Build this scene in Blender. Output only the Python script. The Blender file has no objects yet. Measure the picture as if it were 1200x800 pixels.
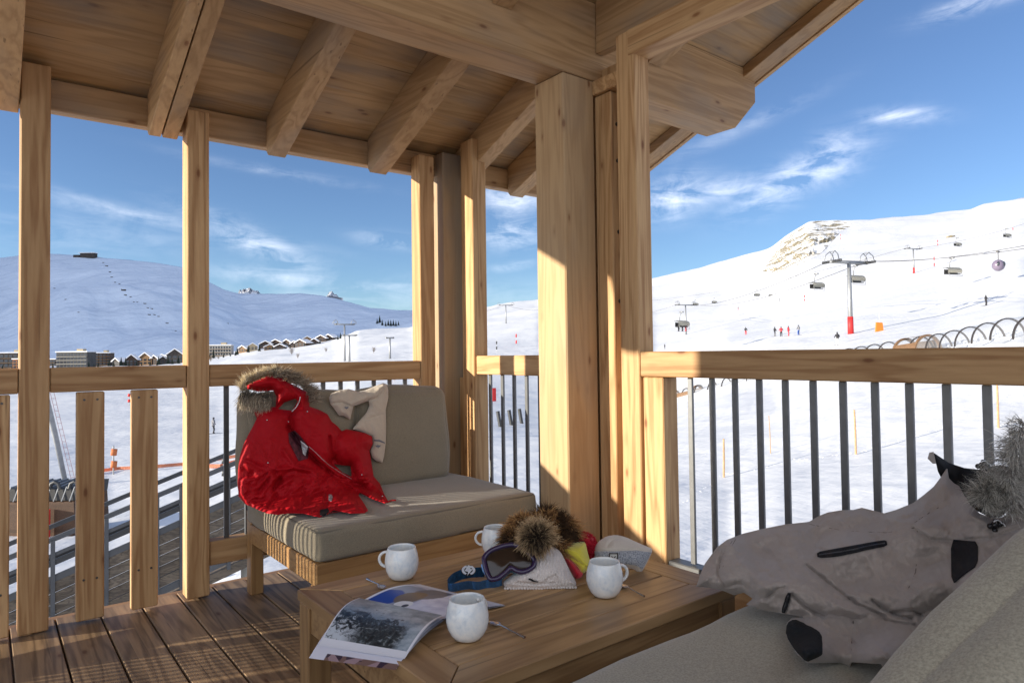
import bpy, bmesh, math, random
import numpy as np
from mathutils import Vector, Matrix, noise as mnoise
R = math.radians
random.seed(7); np.random.seed(7)
scene = bpy.context.scene
COL = scene.collection

# ------------------------------------------------------------------ camera
EYE = Vector((0, 0, 1.03)); FPX = 795.0; PCX, PCY = 600.0, 393.2
AZ = R(38.0); ROLL = R(0.75); PITCH = R(1.5)
_h = Vector((math.sin(AZ), math.cos(AZ), 0)); _r = Vector((math.cos(AZ), -math.sin(AZ), 0))
_f = _h*math.cos(PITCH)+Vector((0, 0, math.sin(PITCH))); _z = Vector((0, 0, math.cos(PITCH)))-_h*math.sin(PITCH)
_U = _z*math.cos(ROLL) + _r*math.sin(ROLL); _Rt = _r*math.cos(ROLL) - _z*math.sin(ROLL)
def ray(px, py):                      # direction whose component along the view axis is 1
    return _f + _Rt*((px-PCX)/FPX) + _U*((PCY-py)/FPX)
def at(px, py, d):                    # world point at depth d (metres along the view axis)
    return EYE + ray(px, py)*d
def onz(px, py, z):
    v = ray(px, py); return EYE + v*((z-EYE.z)/v.z)
def onx(px, py, x):
    v = ray(px, py); return EYE + v*(x/v.x)
def ony(px, py, y):
    v = ray(px, py); return EYE + v*(y/v.y)
def pix(p):
    v = Vector(p)-EYE; d = v.dot(_f); return (PCX+FPX*v.dot(_Rt)/d, PCY-FPX*v.dot(_U)/d, d)
cam = bpy.data.cameras.new('camera'); camo = bpy.data.objects.new('camera', cam); COL.objects.link(camo)
cam.sensor_width = 36; cam.lens = 36*FPX/1200; cam.shift_y = (PCY-400)/1200; cam.clip_start = 0.05; cam.clip_end = 20000
M = Matrix((( _Rt.x,_U.x,-_f.x),(_Rt.y,_U.y,-_f.y),(_Rt.z,_U.z,-_f.z)))
camo.matrix_world = Matrix.Translation(EYE) @ M.to_4x4()
scene.camera = camo

# ------------------------------------------------------------------ objects
def tag(o, label=None, cat=None, group=None, kind=None):
    if label: o['label'] = label
    if cat: o['category'] = cat
    if group: o['group'] = group
    if kind: o['kind'] = kind
    return o
def empty(name, loc, label=None, cat=None, group=None):
    o = bpy.data.objects.new(name, None); COL.objects.link(o); o.location = loc; o.empty_display_size = .1
    return tag(o, label, cat, group)
def wloc(o):
    v = Vector(o.location)
    while o.parent: o = o.parent; v = v + Vector(o.location)
    return v
def link(name, me, mat, parent=None, origin=None):
    """me: bmesh or Mesh in world coordinates -> object with its origin moved to 'origin' (default: centre of its base)"""
    if isinstance(me, bmesh.types.BMesh):
        bm = me; me = bpy.data.meshes.new(name); bm.to_mesh(me); bm.free()
    n = len(me.vertices); co = np.empty(n*3); me.vertices.foreach_get('co', co); co = co.reshape(-1, 3)
    if origin is None:
        lo, hi = co.min(0), co.max(0); origin = Vector(((lo[0]+hi[0])/2, (lo[1]+hi[1])/2, lo[2]))
    origin = Vector(origin)
    co = co - np.array(origin); me.vertices.foreach_set('co', co.ravel()); me.update()
    if mat:
        for m in (mat if isinstance(mat, (list, tuple)) else [mat]): me.materials.append(m)
    o = bpy.data.objects.new(name, me); COL.objects.link(o)
    if parent: o.parent = parent; o.location = origin - wloc(parent)
    else: o.location = origin
    return o
def kids(o): return [c for c in bpy.data.objects if c.parent == o]
def copy_tree(o, parent=None, kidmap=None):
    c = o.copy(); COL.objects.link(c); c.parent = parent
    for ch in kids(o): copy_tree(ch, c)
    return c
def smooth(o, ang=35):
    me = o.data
    me.polygons.foreach_set('use_smooth', [True]*len(me.polygons))
    try: me.set_sharp_from_angle(angle=R(ang))
    except Exception: pass
    return o
def allsmooth(o):
    o.data.polygons.foreach_set('use_smooth', [True]*len(o.data.polygons)); return o

def box(bm, x0, x1, y0, y1, z0, z1, bev=0.0, mi=0, M4=None, seg=1):
    r = bmesh.ops.create_cube(bm, size=1); vs = r['verts']
    for v in vs: v.co = Vector(((x0+x1)/2+(x1-x0)*v.co.x, (y0+y1)/2+(y1-y0)*v.co.y, (z0+z1)/2+(z1-z0)*v.co.z))
    fs = list({f for v in vs for f in v.link_faces})
    if bev > 0:
        es = list({e for v in vs for e in v.link_edges})
        rr = bmesh.ops.bevel(bm, geom=es, offset=bev, segments=seg, affect='EDGES', profile=.5)
        vs = list({v for f in rr['faces'] for v in f.verts} | {v for v in vs if v.is_valid})
        fs = list({f for v in vs for f in v.link_faces})
    for f in fs: f.material_index = mi
    if M4 is not None:
        for v in vs: v.co = M4 @ v.co
    return vs
def prism(bm, pts, axis, a, b, mi=0):
    """extrude a 2D polygon; axis 'x': pts=(y,z); 'y': (x,z); 'z': (x,y)"""
    def mk(p, t):
        return {'x': (t, p[0], p[1]), 'y': (p[0], t, p[1]), 'z': (p[0], p[1], t)}[axis]
    A = [bm.verts.new(mk(p, a)) for p in pts]; B = [bm.verts.new(mk(p, b)) for p in pts]
    n = len(pts); fs = [bm.faces.new(A), bm.faces.new(B[::-1])]
    for i in range(n): fs.append(bm.faces.new((A[(i+1) % n], A[i], B[i], B[(i+1) % n])))
    for f in fs: f.material_index = mi
    bmesh.ops.recalc_face_normals(bm, faces=fs)
    return A+B
def tube(bm, pts, rad, seg=8, mi=0, cap=True, flat=None):
    pts = [Vector(p) for p in pts]; n = len(pts)
    rs = rad if isinstance(rad, (list, tuple)) else [rad]*n
    rings = []; up = None
    for i, p in enumerate(pts):
        t = (pts[min(i+1, n-1)]-pts[max(i-1, 0)]).normalized()
        if up is None:
            up = Vector((0, 0, 1)) if abs(t.z) < .9 else Vector((1, 0, 0))
        s = t.cross(up).normalized(); u2 = s.cross(t).normalized(); up = u2
        ring = []
        for k in range(seg):
            a = 2*math.pi*k/seg
            ring.append(bm.verts.new(p + s*math.cos(a)*rs[i] + u2*math.sin(a)*rs[i]*(flat or 1)))
        rings.append(ring)
    fs = []
    for i in range(n-1):
        for k in range(seg):
            fs.append(bm.faces.new((rings[i][k], rings[i][(k+1) % seg], rings[i+1][(k+1) % seg], rings[i+1][k])))
    if cap: fs.append(bm.faces.new(rings[0][::-1])); fs.append(bm.faces.new(rings[-1]))
    for f in fs: f.material_index = mi
    return [v for r in rings for v in r]
def lathe(bm, prof, c, seg=32, mi=0):
    rings = []
    for r, z in prof:
        rings.append([bm.verts.new((c[0]+r*math.cos(2*math.pi*k/seg), c[1]+r*math.sin(2*math.pi*k/seg), c[2]+z)) for k in range(seg)])
    for i in range(len(rings)-1):
        for k in range(seg):
            f = bm.faces.new((rings[i][k], rings[i][(k+1) % seg], rings[i+1][(k+1) % seg], rings[i+1][k])); f.material_index = mi
    for ring in (rings[0][::-1], rings[-1]):
        f = bm.faces.new(ring); f.material_index = mi
def NB(): return bmesh.new()

# ------------------------------------------------------------------ materials
def mat(name):
    m = bpy.data.materials.new(name); m.use_nodes = True; nt = m.node_tree
    return m, nt, nt.nodes['Principled BSDF']
def nd(nt, typ, **kw):
    n = nt.nodes.new(typ)
    for k, v in kw.items():
        if k.startswith('i_'):
            key = k[2:]; key = int(key) if key.isdigit() else key.replace('_', ' ')
            n.inputs[key].default_value = v
        else: setattr(n, k, v)
    return n
def ln(nt, a, b, oa=0, ib=0):
    nt.links.new(a.outputs[oa], b.inputs[ib])
def ramp(nt, stops, interp='LINEAR'):
    n = nt.nodes.new('ShaderNodeValToRGB'); cr = n.color_ramp; cr.interpolation = interp
    while len(cr.elements) < len(stops): cr.elements.new(.5)
    for e, (p, c) in zip(cr.elements, stops):
        e.position = p; e.color = (*c, 1) if len(c) == 3 else c
    return n
def mixc(nt, fac, a, b, mode='MIX'):
    n = nt.nodes.new('ShaderNodeMix'); n.data_type = 'RGBA'; n.blend_type = mode
    for sock, v in ((0, fac), (6, a), (7, b)):
        if isinstance(v, tuple) and len(v) == 2 and hasattr(v[0], 'outputs'): nt.links.new(v[0].outputs[v[1]], n.inputs[sock])
        elif hasattr(v, 'outputs'): nt.links.new(v.outputs[0], n.inputs[sock])
        else: n.inputs[sock].default_value = (*v, 1) if isinstance(v, tuple) and len(v) == 3 else v
    return n
def mth(nt, op, a, b=None, c=None, clamp=False):
    n = nt.nodes.new('ShaderNodeMath'); n.operation = op; n.use_clamp = clamp
    for i, v in enumerate((a, b, c)):
        if v is None: continue
        if isinstance(v, tuple): nt.links.new(v[0].outputs[v[1]], n.inputs[i])
        elif hasattr(v, 'outputs'): nt.links.new(v.outputs[0], n.inputs[i])
        else: n.inputs[i].default_value = v
    return n
def plain(name, col, rough=.6, metal=0.0, spec=.5, var=0.0, scale=20, bump=0.0, coat=0.0):
    m, nt, p = mat(name)
    p.inputs['Base Color'].default_value = (*col, 1); p.inputs['Roughness'].default_value = rough
    p.inputs['Metallic'].default_value = metal; p.inputs['Specular IOR Level'].default_value = spec
    p.inputs['Coat Weight'].default_value = coat
    tc = nd(nt, 'ShaderNodeTexCoord')
    ns = nd(nt, 'ShaderNodeTexNoise', i_Scale=scale, i_Detail=5.0); ln(nt, tc, ns, 3, 0)
    if var:
        rp = ramp(nt, [(.3, tuple(c*(1-var) for c in col)), (.7, tuple(min(1, c*(1+var)) for c in col))]); ln(nt, ns, rp)
        ln(nt, rp, p)
    if bump:
        b = nd(nt, 'ShaderNodeBump', i_Strength=bump, i_Distance=.01); ln(nt, ns, b, 0, 'Height'); nt.links.new(b.outputs[0], p.inputs['Normal'])
    return m
def wood(name, c_light, c_dark, axis='x', rough=.62, grain=1.0, knots=True, lam=None, grey=0.0, planks=None, spec=.35):
    """c_light/c_dark: fibre colours. axis: fibre direction in object space. lam: (axis index, width) glued or laid boards"""
    m, nt, p = mat(name)
    tc = nd(nt, 'ShaderNodeTexCoord'); oi = nd(nt, 'ShaderNodeObjectInfo')
    off = nd(nt, 'ShaderNodeVectorMath', operation='SCALE'); off.inputs[0].default_value = (13.1, 7.7, 5.3); ln(nt, oi, off, 'Random', 'Scale')
    add = nd(nt, 'ShaderNodeVectorMath', operation='ADD'); ln(nt, tc, add, 'Object', 0); ln(nt, off, add, 0, 1)
    src = add; lamv = None
    if lam:
        ax, w = lam
        sp = nd(nt, 'ShaderNodeSeparateXYZ'); ln(nt, tc, sp, 'Object', 0)
        dv = mth(nt, 'DIVIDE', (sp, ax), w); fl = mth(nt, 'FLOOR', dv)
        fls = mth(nt, 'ADD', fl, (oi, 'Random')) if False else fl
        wn = nd(nt, 'ShaderNodeTexWhiteNoise', noise_dimensions='1D'); ln(nt, fls, wn, 0, 'W'); lamv = wn
        sc = nd(nt, 'ShaderNodeVectorMath', operation='SCALE', i_Scale=9.0); ln(nt, wn, sc, 'Color', 0)
        a2 = nd(nt, 'ShaderNodeVectorMath', operation='ADD'); ln(nt, src, a2, 0, 0); ln(nt, sc, a2, 0, 1); src = a2
    k = {'x': (1.1, 16, 16), 'y': (16, 1.1, 16), 'z': (16, 16, 1.1)}[axis]
    mp = nd(nt, 'ShaderNodeVectorMath', operation='MULTIPLY'); mp.inputs[1].default_value = k; ln(nt, src, mp)
    # broad wavy figure
    n1 = nd(nt, 'ShaderNodeTexNoise', i_Scale=.55, i_Detail=3.0, i_Roughness=.5, i_Distortion=.5); ln(nt, mp, n1)
    rings = mth(nt, 'MULTIPLY', n1, 46.0); sn = mth(nt, 'SINE', rings); sn2 = mth(nt, 'MULTIPLY_ADD', sn, .5, .5)
    sp2 = mth(nt, 'POWER', sn2, 1.6)
    # fibres
    n2 = nd(nt, 'ShaderNodeTexNoise', i_Scale=6.0, i_Detail=4.0, i_Roughness=.6); ln(nt, mp, n2)
    n3 = nd(nt, 'ShaderNodeTexNoise', i_Scale=1.3, i_Detail=2.0); ln(nt, src, n3)
    fac = mth(nt, 'MULTIPLY', sp2, .62*grain); fac2 = mth(nt, 'MULTIPLY_ADD', n2, .95*grain, fac); fac3 = mth(nt, 'SUBTRACT', fac2, .30*grain, clamp=True)
    c1 = mixc(nt, fac3, c_light, c_dark)
    c2 = mixc(nt, mth(nt, 'MULTIPLY_ADD', n3, 2.2, -.75, clamp=True), c1, tuple(.62*a+.38*b for a, b in zip(c_dark, c_light)), 'MIX'); 
    nt.nodes.remove(c2)
    cc = mixc(nt, mth(nt, 'MULTIPLY_ADD', n3, 1.2, -.35, clamp=True), (.86, .84, .80), (1.12, 1.1, 1.06)); c3 = mixc(nt, 1.0, (c1, 2), (cc, 2), 'MULTIPLY'); out = (c3, 2)
    if lam:
        br = mth(nt, 'MULTIPLY_ADD', (lamv, 0), .42, .78); cb = nd(nt, 'ShaderNodeCombineColor')
        for i in range(3): ln(nt, br, cb, 0, i)
        c4 = mixc(nt, 1.0, out, (cb, 0), 'MULTIPLY'); out = (c4, 2)
    if knots:
        kk = {'x': (1.0, 2.6, 2.6), 'y': (2.6, 1.0, 2.6), 'z': (2.6, 2.6, 1.0)}[axis]
        mk = nd(nt, 'ShaderNodeVectorMath', operation='MULTIPLY'); mk.inputs[1].default_value = kk; ln(nt, src, mk)
        vo = nd(nt, 'ShaderNodeTexVoronoi', i_Scale=4.4); ln(nt, mk, vo)
        kr = ramp(nt, [(.0, (.0, .0, .0)), (.06, (.2,)*3), (.10, (.75,)*3), (.19, (1, 1, 1))]); ln(nt, vo, kr, 'Distance')
        dk = mixc(nt, (kr, 0), (.42, .27, .2), (1.0, 1.0, 1.0)); c5 = mixc(nt, 1.0, out, (dk, 2), 'MULTIPLY'); out = (c5, 2)
    if grey:
        n4 = nd(nt, 'ShaderNodeTexNoise', i_Scale=2.0, i_Detail=4.0); mg = nd(nt, 'ShaderNodeVectorMath', operation='MULTIPLY')
        mg.inputs[1].default_value = tuple(1.0 if v < 2 else 2.5 for v in k); ln(nt, src, mg); ln(nt, mg, n4)
        gf = mth(nt, 'MULTIPLY_ADD', n4, 4.0, -1.9, clamp=True); gf = mth(nt, 'MULTIPLY', gf, grey)
        c6 = mixc(nt, gf, out, tuple(sum(c_dark)/3*.95*s for s in (1.06, 1.0, .92))); out = (c6, 2)
    rv = mth(nt, 'MULTIPLY_ADD', (oi, 'Random'), .26, .84); rc = nd(nt, 'ShaderNodeCombineColor')
    ln(nt, rv, rc, 0, 0); ln(nt, mth(nt, 'MULTIPLY_ADD', (oi, 'Random'), .30, .81), rc, 0, 1); ln(nt, mth(nt, 'MULTIPLY_ADD', (oi, 'Random'), .34, .77), rc, 0, 2)
    c8 = mixc(nt, 1.0, out, (rc, 0), 'MULTIPLY'); out = (c8, 2)
    # drying checks: thin dark splits along the fibre
    kc = {'x': (.9, 75, 75), 'y': (75, .9, 75), 'z': (75, 75, .9)}[axis]
    mc = nd(nt, 'ShaderNodeVectorMath', operation='MULTIPLY'); mc.inputs[1].default_value = kc; ln(nt, src, mc)
    nc = nd(nt, 'ShaderNodeTexNoise', i_Scale=1.0, i_Detail=1.5, i_Roughness=.4); ln(nt, mc, nc)
    cm = mth(nt, 'MULTIPLY_ADD', nc, 22.0, -15.6, clamp=True); cm = mth(nt, 'MULTIPLY', cm, .55)
    c7 = mixc(nt, cm, out, tuple(c*.32 for c in c_dark)); out = (c7, 2)
    nt.links.new(out[0].outputs[out[1]], p.inputs['Base Color'])
    p.inputs['Roughness'].default_value = rough; p.inputs['Specular IOR Level'].default_value = spec
    b = nd(nt, 'ShaderNodeBump', i_Strength=.25, i_Distance=.002); ln(nt, n2, b, 0, 'Height'); nt.links.new(b.outputs[0], p.inputs['Normal'])
    return m
LL, LD = (.60, .385, .195), (.36, .19, .08)
W = {}
for ax in 'xyz':
    W[ax] = wood('larch_'+ax, LL, LD, ax, grain=1.0)
    W['r'+ax] = wood('roof_timber_'+ax, (.56, .36, .185), (.36, .21, .095), ax, grain=.85, grey=.45)
W['post'] = wood('glued_post', (.60, .42, .24), (.40, .245, .12), 'z', grain=.6, grey=.35)
W['old'] = wood('weathered_post', (.46, .35, .225), (.31, .215, .13), 'z', grain=.5, grey=.7)
W['ceil'] = wood('ceiling_boards', (.52, .335, .165), (.33, .195, .085), 'x', grain=.8, grey=.7, lam=(1, .21))
W['deck'] = wood('deck_boards', (.40, .275, .165), (.15, .098, .058), 'y', rough=.55, grain=1.0, lam=(0, .147))
for ax in 'xyz':
    W['t'+ax] = wood('teak_'+ax, (.40, .235, .10), (.24, .125, .05), ax, rough=.45, grain=.9, knots=False)
    W['u'+ax] = wood('table_teak_'+ax, (.42, .265, .13), (.23, .13, .06), ax, rough=.42, grain=.9, knots=False)
MET = plain('grey_steel', (.16, .165, .17), .42, .6, var=.1, scale=30)
# ------------------------------------------------------------------ terrace timber
YR = 3.13; XR = 2.075; RT = .998; RB = .903
def CEIL(y): return 2.195+.398*(3.13-y)
def timber(name, x0, x1, y0, y1, z0, z1, m, label=None, cat=None, group=None, parent=None, bev=.004):
    bm = NB(); box(bm, x0, x1, y0, y1, z0, z1, bev); o = link(name, bm, m, parent); 
    return tag(o, label, cat, group)
# deck
bm = NB(); i = 0; x = -3.0
while x < 2.3:
    for (y0, y1) in ((-1.6, .62), (.626, 3.28)):
        box(bm, x+.003, x+.144, y0, y1, -.03, 0, .003)
    x += .147
bx = bm
o = link('terrace_deck', bm, W['deck'], origin=(0.136, 0, 0)); o['kind'] = 'structure'
bm = NB(); box(bm, -3, 2.4, 3.284, 3.33, -.22, -.006, .004); box(bm, 2.304, 2.35, -1.6, 3.28, -.22, -.006, .004)
box(bm, -3, 2.29, -1.6, 3.27, -.2, -.034)
o = link('deck_edge', bm, W['tx']); o['kind'] = 'structure'
# posts of the long railing
pl = {0: 'tall square timber post at the left edge of the terrace, beside the wooden slats', 1: 'tall timber post with sunlit edge, second from the left, between slats and armchair',}
def corner(o, *a): return o
timber('timber_post', .109, .204, YR, YR+.09, .008, 2.16, W['z'], pl[0], 'post', 'posts along the long railing')
timber('timber_post', .689, .778, YR, YR+.09, .008, 2.10, W['z'], pl[1], 'post', 'posts along the long railing')
timber('timber_post', 1.832, 1.923, YR, YR+.09, .008, 2.10, W['z'], 'slim timber post where the long railing ends, just left of the grey corner column', 'post', 'posts along the long railing')
timber('corner_column', 1.985, 2.15, 3.14, 3.32, .002, 2.14, W['old'], 'grey weathered column at the far terrace corner between two lighter posts', 'column')
timber('timber_post', 2.068, 2.158, 2.976, 3.088, .008, 2.19, W['z'], 'slim post with bright sunlit side standing right of the grey corner column', 'post')
timber('timber_column', 1.95, 2.135, 2.12, 2.31, .008, 2.233, W['post'], 'thick square glued timber column in the middle, half lit by the sun', 'column', bev=.006)
timber('timber_post', 2.137, 2.227, 2.02, 2.1185, .008, 2.16, W['z'], 'narrow post squeezed between the thick column and the tall front post, with bolt heads', 'post')
timber('timber_post', 2.075, 2.165, 1.83, 1.93, .008, 2.345, W['z'], 'tall front post right of the thick column, carrying the side beam', 'post')
timber('timber_board', 2.19, 2.22, 1.932, 2.3, .008, 2.3, W['z'], 'thin board closing the gap behind the narrow post', 'board')
pp = [o for o in bpy.data.objects if o.get('label', '').startswith('narrow post')][0]; BST = plain('bolt_steel', (.06, .055, .05), .5, .7)
for zz in (1.25, 1.55, 1.86, 2.02):
    bm = NB(); tube(bm, [(2.172, 2.0195, zz), (2.172, 2.014, zz)], .009, 10); link('bolt', bm, BST, pp)
# block under the big beam beside the column
timber('timber_block', 2.12, 2.26, 1.96, 2.118, 2.165, 2.228, W['x'], 'short timber block under the big beam beside the front post', 'block')
# long railing
SCREW = plain('screw_steel', (.12, .11, .10), .4, .8)
r1 = empty('railing', (.0, YR, 0), 'long railing along the back with timber handrail, wide wooden slats and thin grey bars', 'railing')
for (a, b) in ((-2.7, .107), (.206, .687), (.780, 1.830)):
    timber('handrail', a, b, YR+.004, YR+.088, RB, RT, W['x'], parent=r1)
for (a, b) in ((-.012, .083), (.292, .386), (.482, .578), (-.93, -.84), (-1.95, -1.86)):
    sl_ = timber('slat', a, b, YR+.006, YR+.05, .012, RB-.003, W['z'], parent=r1)
    for (sx_, sz_) in ((a+.025, .87), (b-.025, .87), (a+.025, .17), (b-.025, .17)):
        bm = NB(); tube(bm, [(sx_, YR+.0065, sz_), (sx_, YR+.0045, sz_)], .0045, 10); link('screw', bm, SCREW, sl_)
for (a, b) in ((-2.7, -1.952), (-1.858, -.932), (-.838, -.016), (.780, 1.830)):
    timber('bottom_rail', a, b, YR+.012, YR+.08, .13, .232, W['x'], parent=r1)
def bar(x, y, parent, dx=.007, dy=.016):
    bm = NB(); box(bm, x-dx, x+dx, y-dy, y+dy, .228, (RB if y > 3 else .925)+.004, .002); return link('baluster', bm, MET, parent)
for k in range(11): bar(.859+.09*k, YR+.045, r1, .011, .006)
for k in range(8): bar(-.10-.09*k, YR+.045, r1, .0125, .008)
for k in range(9): bar(-1.03-.09*k, YR+.045, r1, .0125, .008)
for k in range(7): bar(-2.05-.09*k, YR+.045, r1, .0125, .008)
# side railing, far segment
r2 = empty('railing', (2.1, 2.64, 0), 'short railing segment between the far corner post and the thick column', 'railing')
timber('handrail', 2.078, 2.160, 2.312, 2.972, .922, 1.02, W['y'], parent=r2)
timber('bottom_rail', 2.085, 2.15, 2.312, 2.972, .19, .225, MET, parent=r2)
for yy in (2.903, 2.797, 2.70, 2.60, 2.50, 2.40): bar(2.12, yy, r2, .006, .011)
timber('timber_board', 2.078, 2.16, 3.09, 3.136, .0, RB, W['z'], parent=r2)
bpy.data.objects[-1] if False else None
# side railing, near segment
r3 = empty('railing', (2.12, .6, 0), 'near side railing with thick timber handrail and thin grey bars in front of the snow', 'railing')
timber('handrail', 2.075, 2.165, -1.4, 1.826, .931, 1.03, W['y'], parent=r3)
timber('stub_post', 2.085, 2.172, 1.72, 1.822, .008, .929, W['z'], parent=r3)
timber('bottom_rail', 2.09, 2.15, -1.4, 1.716, .195, .225, MET, parent=r3)
timber('kick_board', 2.10, 2.14, -1.4, 1.716, .006, .192, W['y'], parent=r3)
for k in range(30): bar(2.12, 1.617-.0965*k, r3, .006, .011)
# ------------------------------------------------------------------ roof
roof = empty('roof', (1, 2, 2.2), 'wooden porch roof with board ceiling, sloping rafters and eaves board', 'roof')
X0, X1 = -1.5, 3.42
bm = NB(); prism(bm, [(-1.6, CEIL(-1.6)), (3.3, CEIL(3.3)), (3.3, CEIL(3.3)+.05), (-1.6, CEIL(-1.6)+.05)], 'x', X0, X1-.004)
link('ceiling_board', bm, W['ceil'], roof)
bm = NB(); prism(bm, [(-1.7, CEIL(-1.7)+.054), (3.36, CEIL(3.36)+.054), (3.36, CEIL(3.36)+.35), (-1.7, CEIL(-1.7)+.35)], 'x', X0-.02, X1+.03)
link('roof_snow', bm, plain('roof_snow', (.85, .86, .88), .7, var=.03, scale=3, bump=.3), roof)
bm = NB(); box(bm, X0, X1-.005, YR+.005+.09, YR+.155, 2.02, CEIL(3.25)-.003, .004)
link('eaves_board', bm, W['rx'], roof)
bm = NB(); box(bm, X0, X1-.1, YR+.002, YR+.09, 2.02, 2.17, .0)
bm.free()
def rafter(x0, x1, y0, y1, dep=.185, end=True, name='rafter', m='ry', zoff=0.0):
    a, b = CEIL(y0)-.002+zoff, CEIL(y1)-.002+zoff
    bm = NB(); pts = [(y0, a), (y0, a-dep), (y1-.0, b-dep+.0), (y1, b)]
    if end: pts = [(y0, a), (y0, a-dep), (y1-.02, b-dep+.008), (y1, b-dep+.03), (y1, b)]
    prism(bm, pts, 'x', x0, x1)
    bmesh.ops.bevel(bm, geom=[e for e in bm.edges if abs(e.verts[0].co.x-e.verts[1].co.x) < 1e-6], offset=.003, segments=1, affect='EDGES')
    return link(name, bm, W[m], roof)
for (a, b) in ((.03, .045+.06), (.552, .600), (.606, .665), (1.055, 1.14), (1.578, 1.675), (2.105, 2.195), (2.50, 2.60), (-.5, -.4), (-1.03, -.93)):
    y1 = YR+.093
    rafter(a, b, 2.312, y1)
    if not (2.05 < a < 2.2): rafter(a, b, -1.5, 2.118, end=False)
rafter(2.2, 2.30, -1.5, 2.118, end=False, dep=.14)
# gable board on the right edge
rafter(3.30, 3.418, -1.5, 3.3, dep=.06, end=False, name='gable_board')
bm = NB(); prism(bm, [(-1.6, CEIL(-1.6)-.07), (3.34, CEIL(3.34)-.07), (3.34, CEIL(3.34)+.16), (-1.6, CEIL(-1.6)+.16)], 'x', X1, X1+.028)
link('gable_board', bm, W['ry'], roof)
# the big beam
bm = NB(); c2 = CEIL(2.12)-.004; c3 = CEIL(2.31)-.004
prism(bm, [(-1.5, 2.236), (3.216, 2.236), (3.414, 2.418), (3.414, c2-.004), (-1.5, c2-.004)], 'y', 2.121, 2.309)
bmesh.ops.bevel(bm, geom=list(bm.edges), offset=.004, segments=1, affect='EDGES')
for v in bm.verts:
    if v.co.y > 2.2 and v.co.z > 2.45: v.co.z -= (c2-c3)
link('main_beam', bm, W['rx'], roof)
# side beam running towards the camera on top of the front post
bm = NB(); box(bm, 2.069, 2.172, -1.5, 1.86, 2.238, 2.345, .004); link('side_beam', bm, W['y'], roof)
bm = NB(); prism(bm, [(-1.5, 2.349), (1.86, 2.349), (2.115, 2.36), (2.115, CEIL(2.115)-.005), (-1.5, CEIL(-1.5)-.005)], 'x', 2.15, 2.196); link('gable_panel', bm, W['ry'], roof)
# unseen wall added outside the left edge, outline shaped to shade the side railing
bm = NB(); prism(bm, [(-1.2, 2.08), (-1.36, 1.93), (-1.55, 1.74), (-1.80, 1.76), (-1.86, 2.03), (-2.74, 2.03), (-2.74, 0), (-12, 0), (-12, 3.6), (-1.2, 3.6)][::-1], 'y', 3.15, 3.24)
tag(link('shade_wall', bm, W['x']), 'unseen timber wall outside the left picture edge, shaped to shade the side railing', 'wall')

# ------------------------------------------------------------------ furniture
def fabric(name, col, sc=1.0, stripes=False, dark=.8):
    m, nt, p = mat(name)
    tc = nd(nt, 'ShaderNodeTexCoord')
    n1 = nd(nt, 'ShaderNodeTexNoise', i_Scale=420*sc, i_Detail=2.0, i_Roughness=.7); ln(nt, tc, n1, 3, 0)
    n2 = nd(nt, 'ShaderNodeTexNoise', i_Scale=3.0, i_Detail=3.0); ln(nt, tc, n2, 3, 0)
    rp = ramp(nt, [(.32, tuple(c*dark*.95 for c in col)), (.5, col), (.68, tuple(c*1.2 for c in col))]); ln(nt, n1, rp)
    g = ramp(nt, [(.3, (.9,)*3), (.7, (1.08,)*3)]); ln(nt, n2, g)
    c = mixc(nt, 1.0, (rp, 0), (g, 0), 'MULTIPLY'); ln(nt, c, p, 2, 0)
    p.inputs['Roughness'].default_value = .9; p.inputs['Specular IOR Level'].default_value = .15
    p.inputs['Sheen Weight'].default_value = .25; p.inputs['Sheen Roughness'].default_value = .5
    b = nd(nt, 'ShaderNodeBump', i_Strength=.35, i_Distance=.0015); ln(nt, n1, b, 0, 'Height'); nt.links.new(b.outputs[0], p.inputs['Normal'])
    return m
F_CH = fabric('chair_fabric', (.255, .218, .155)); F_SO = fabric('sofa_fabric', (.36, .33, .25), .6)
PIPE = plain('cushion_piping', (.17, .15, .115), .9)
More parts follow.
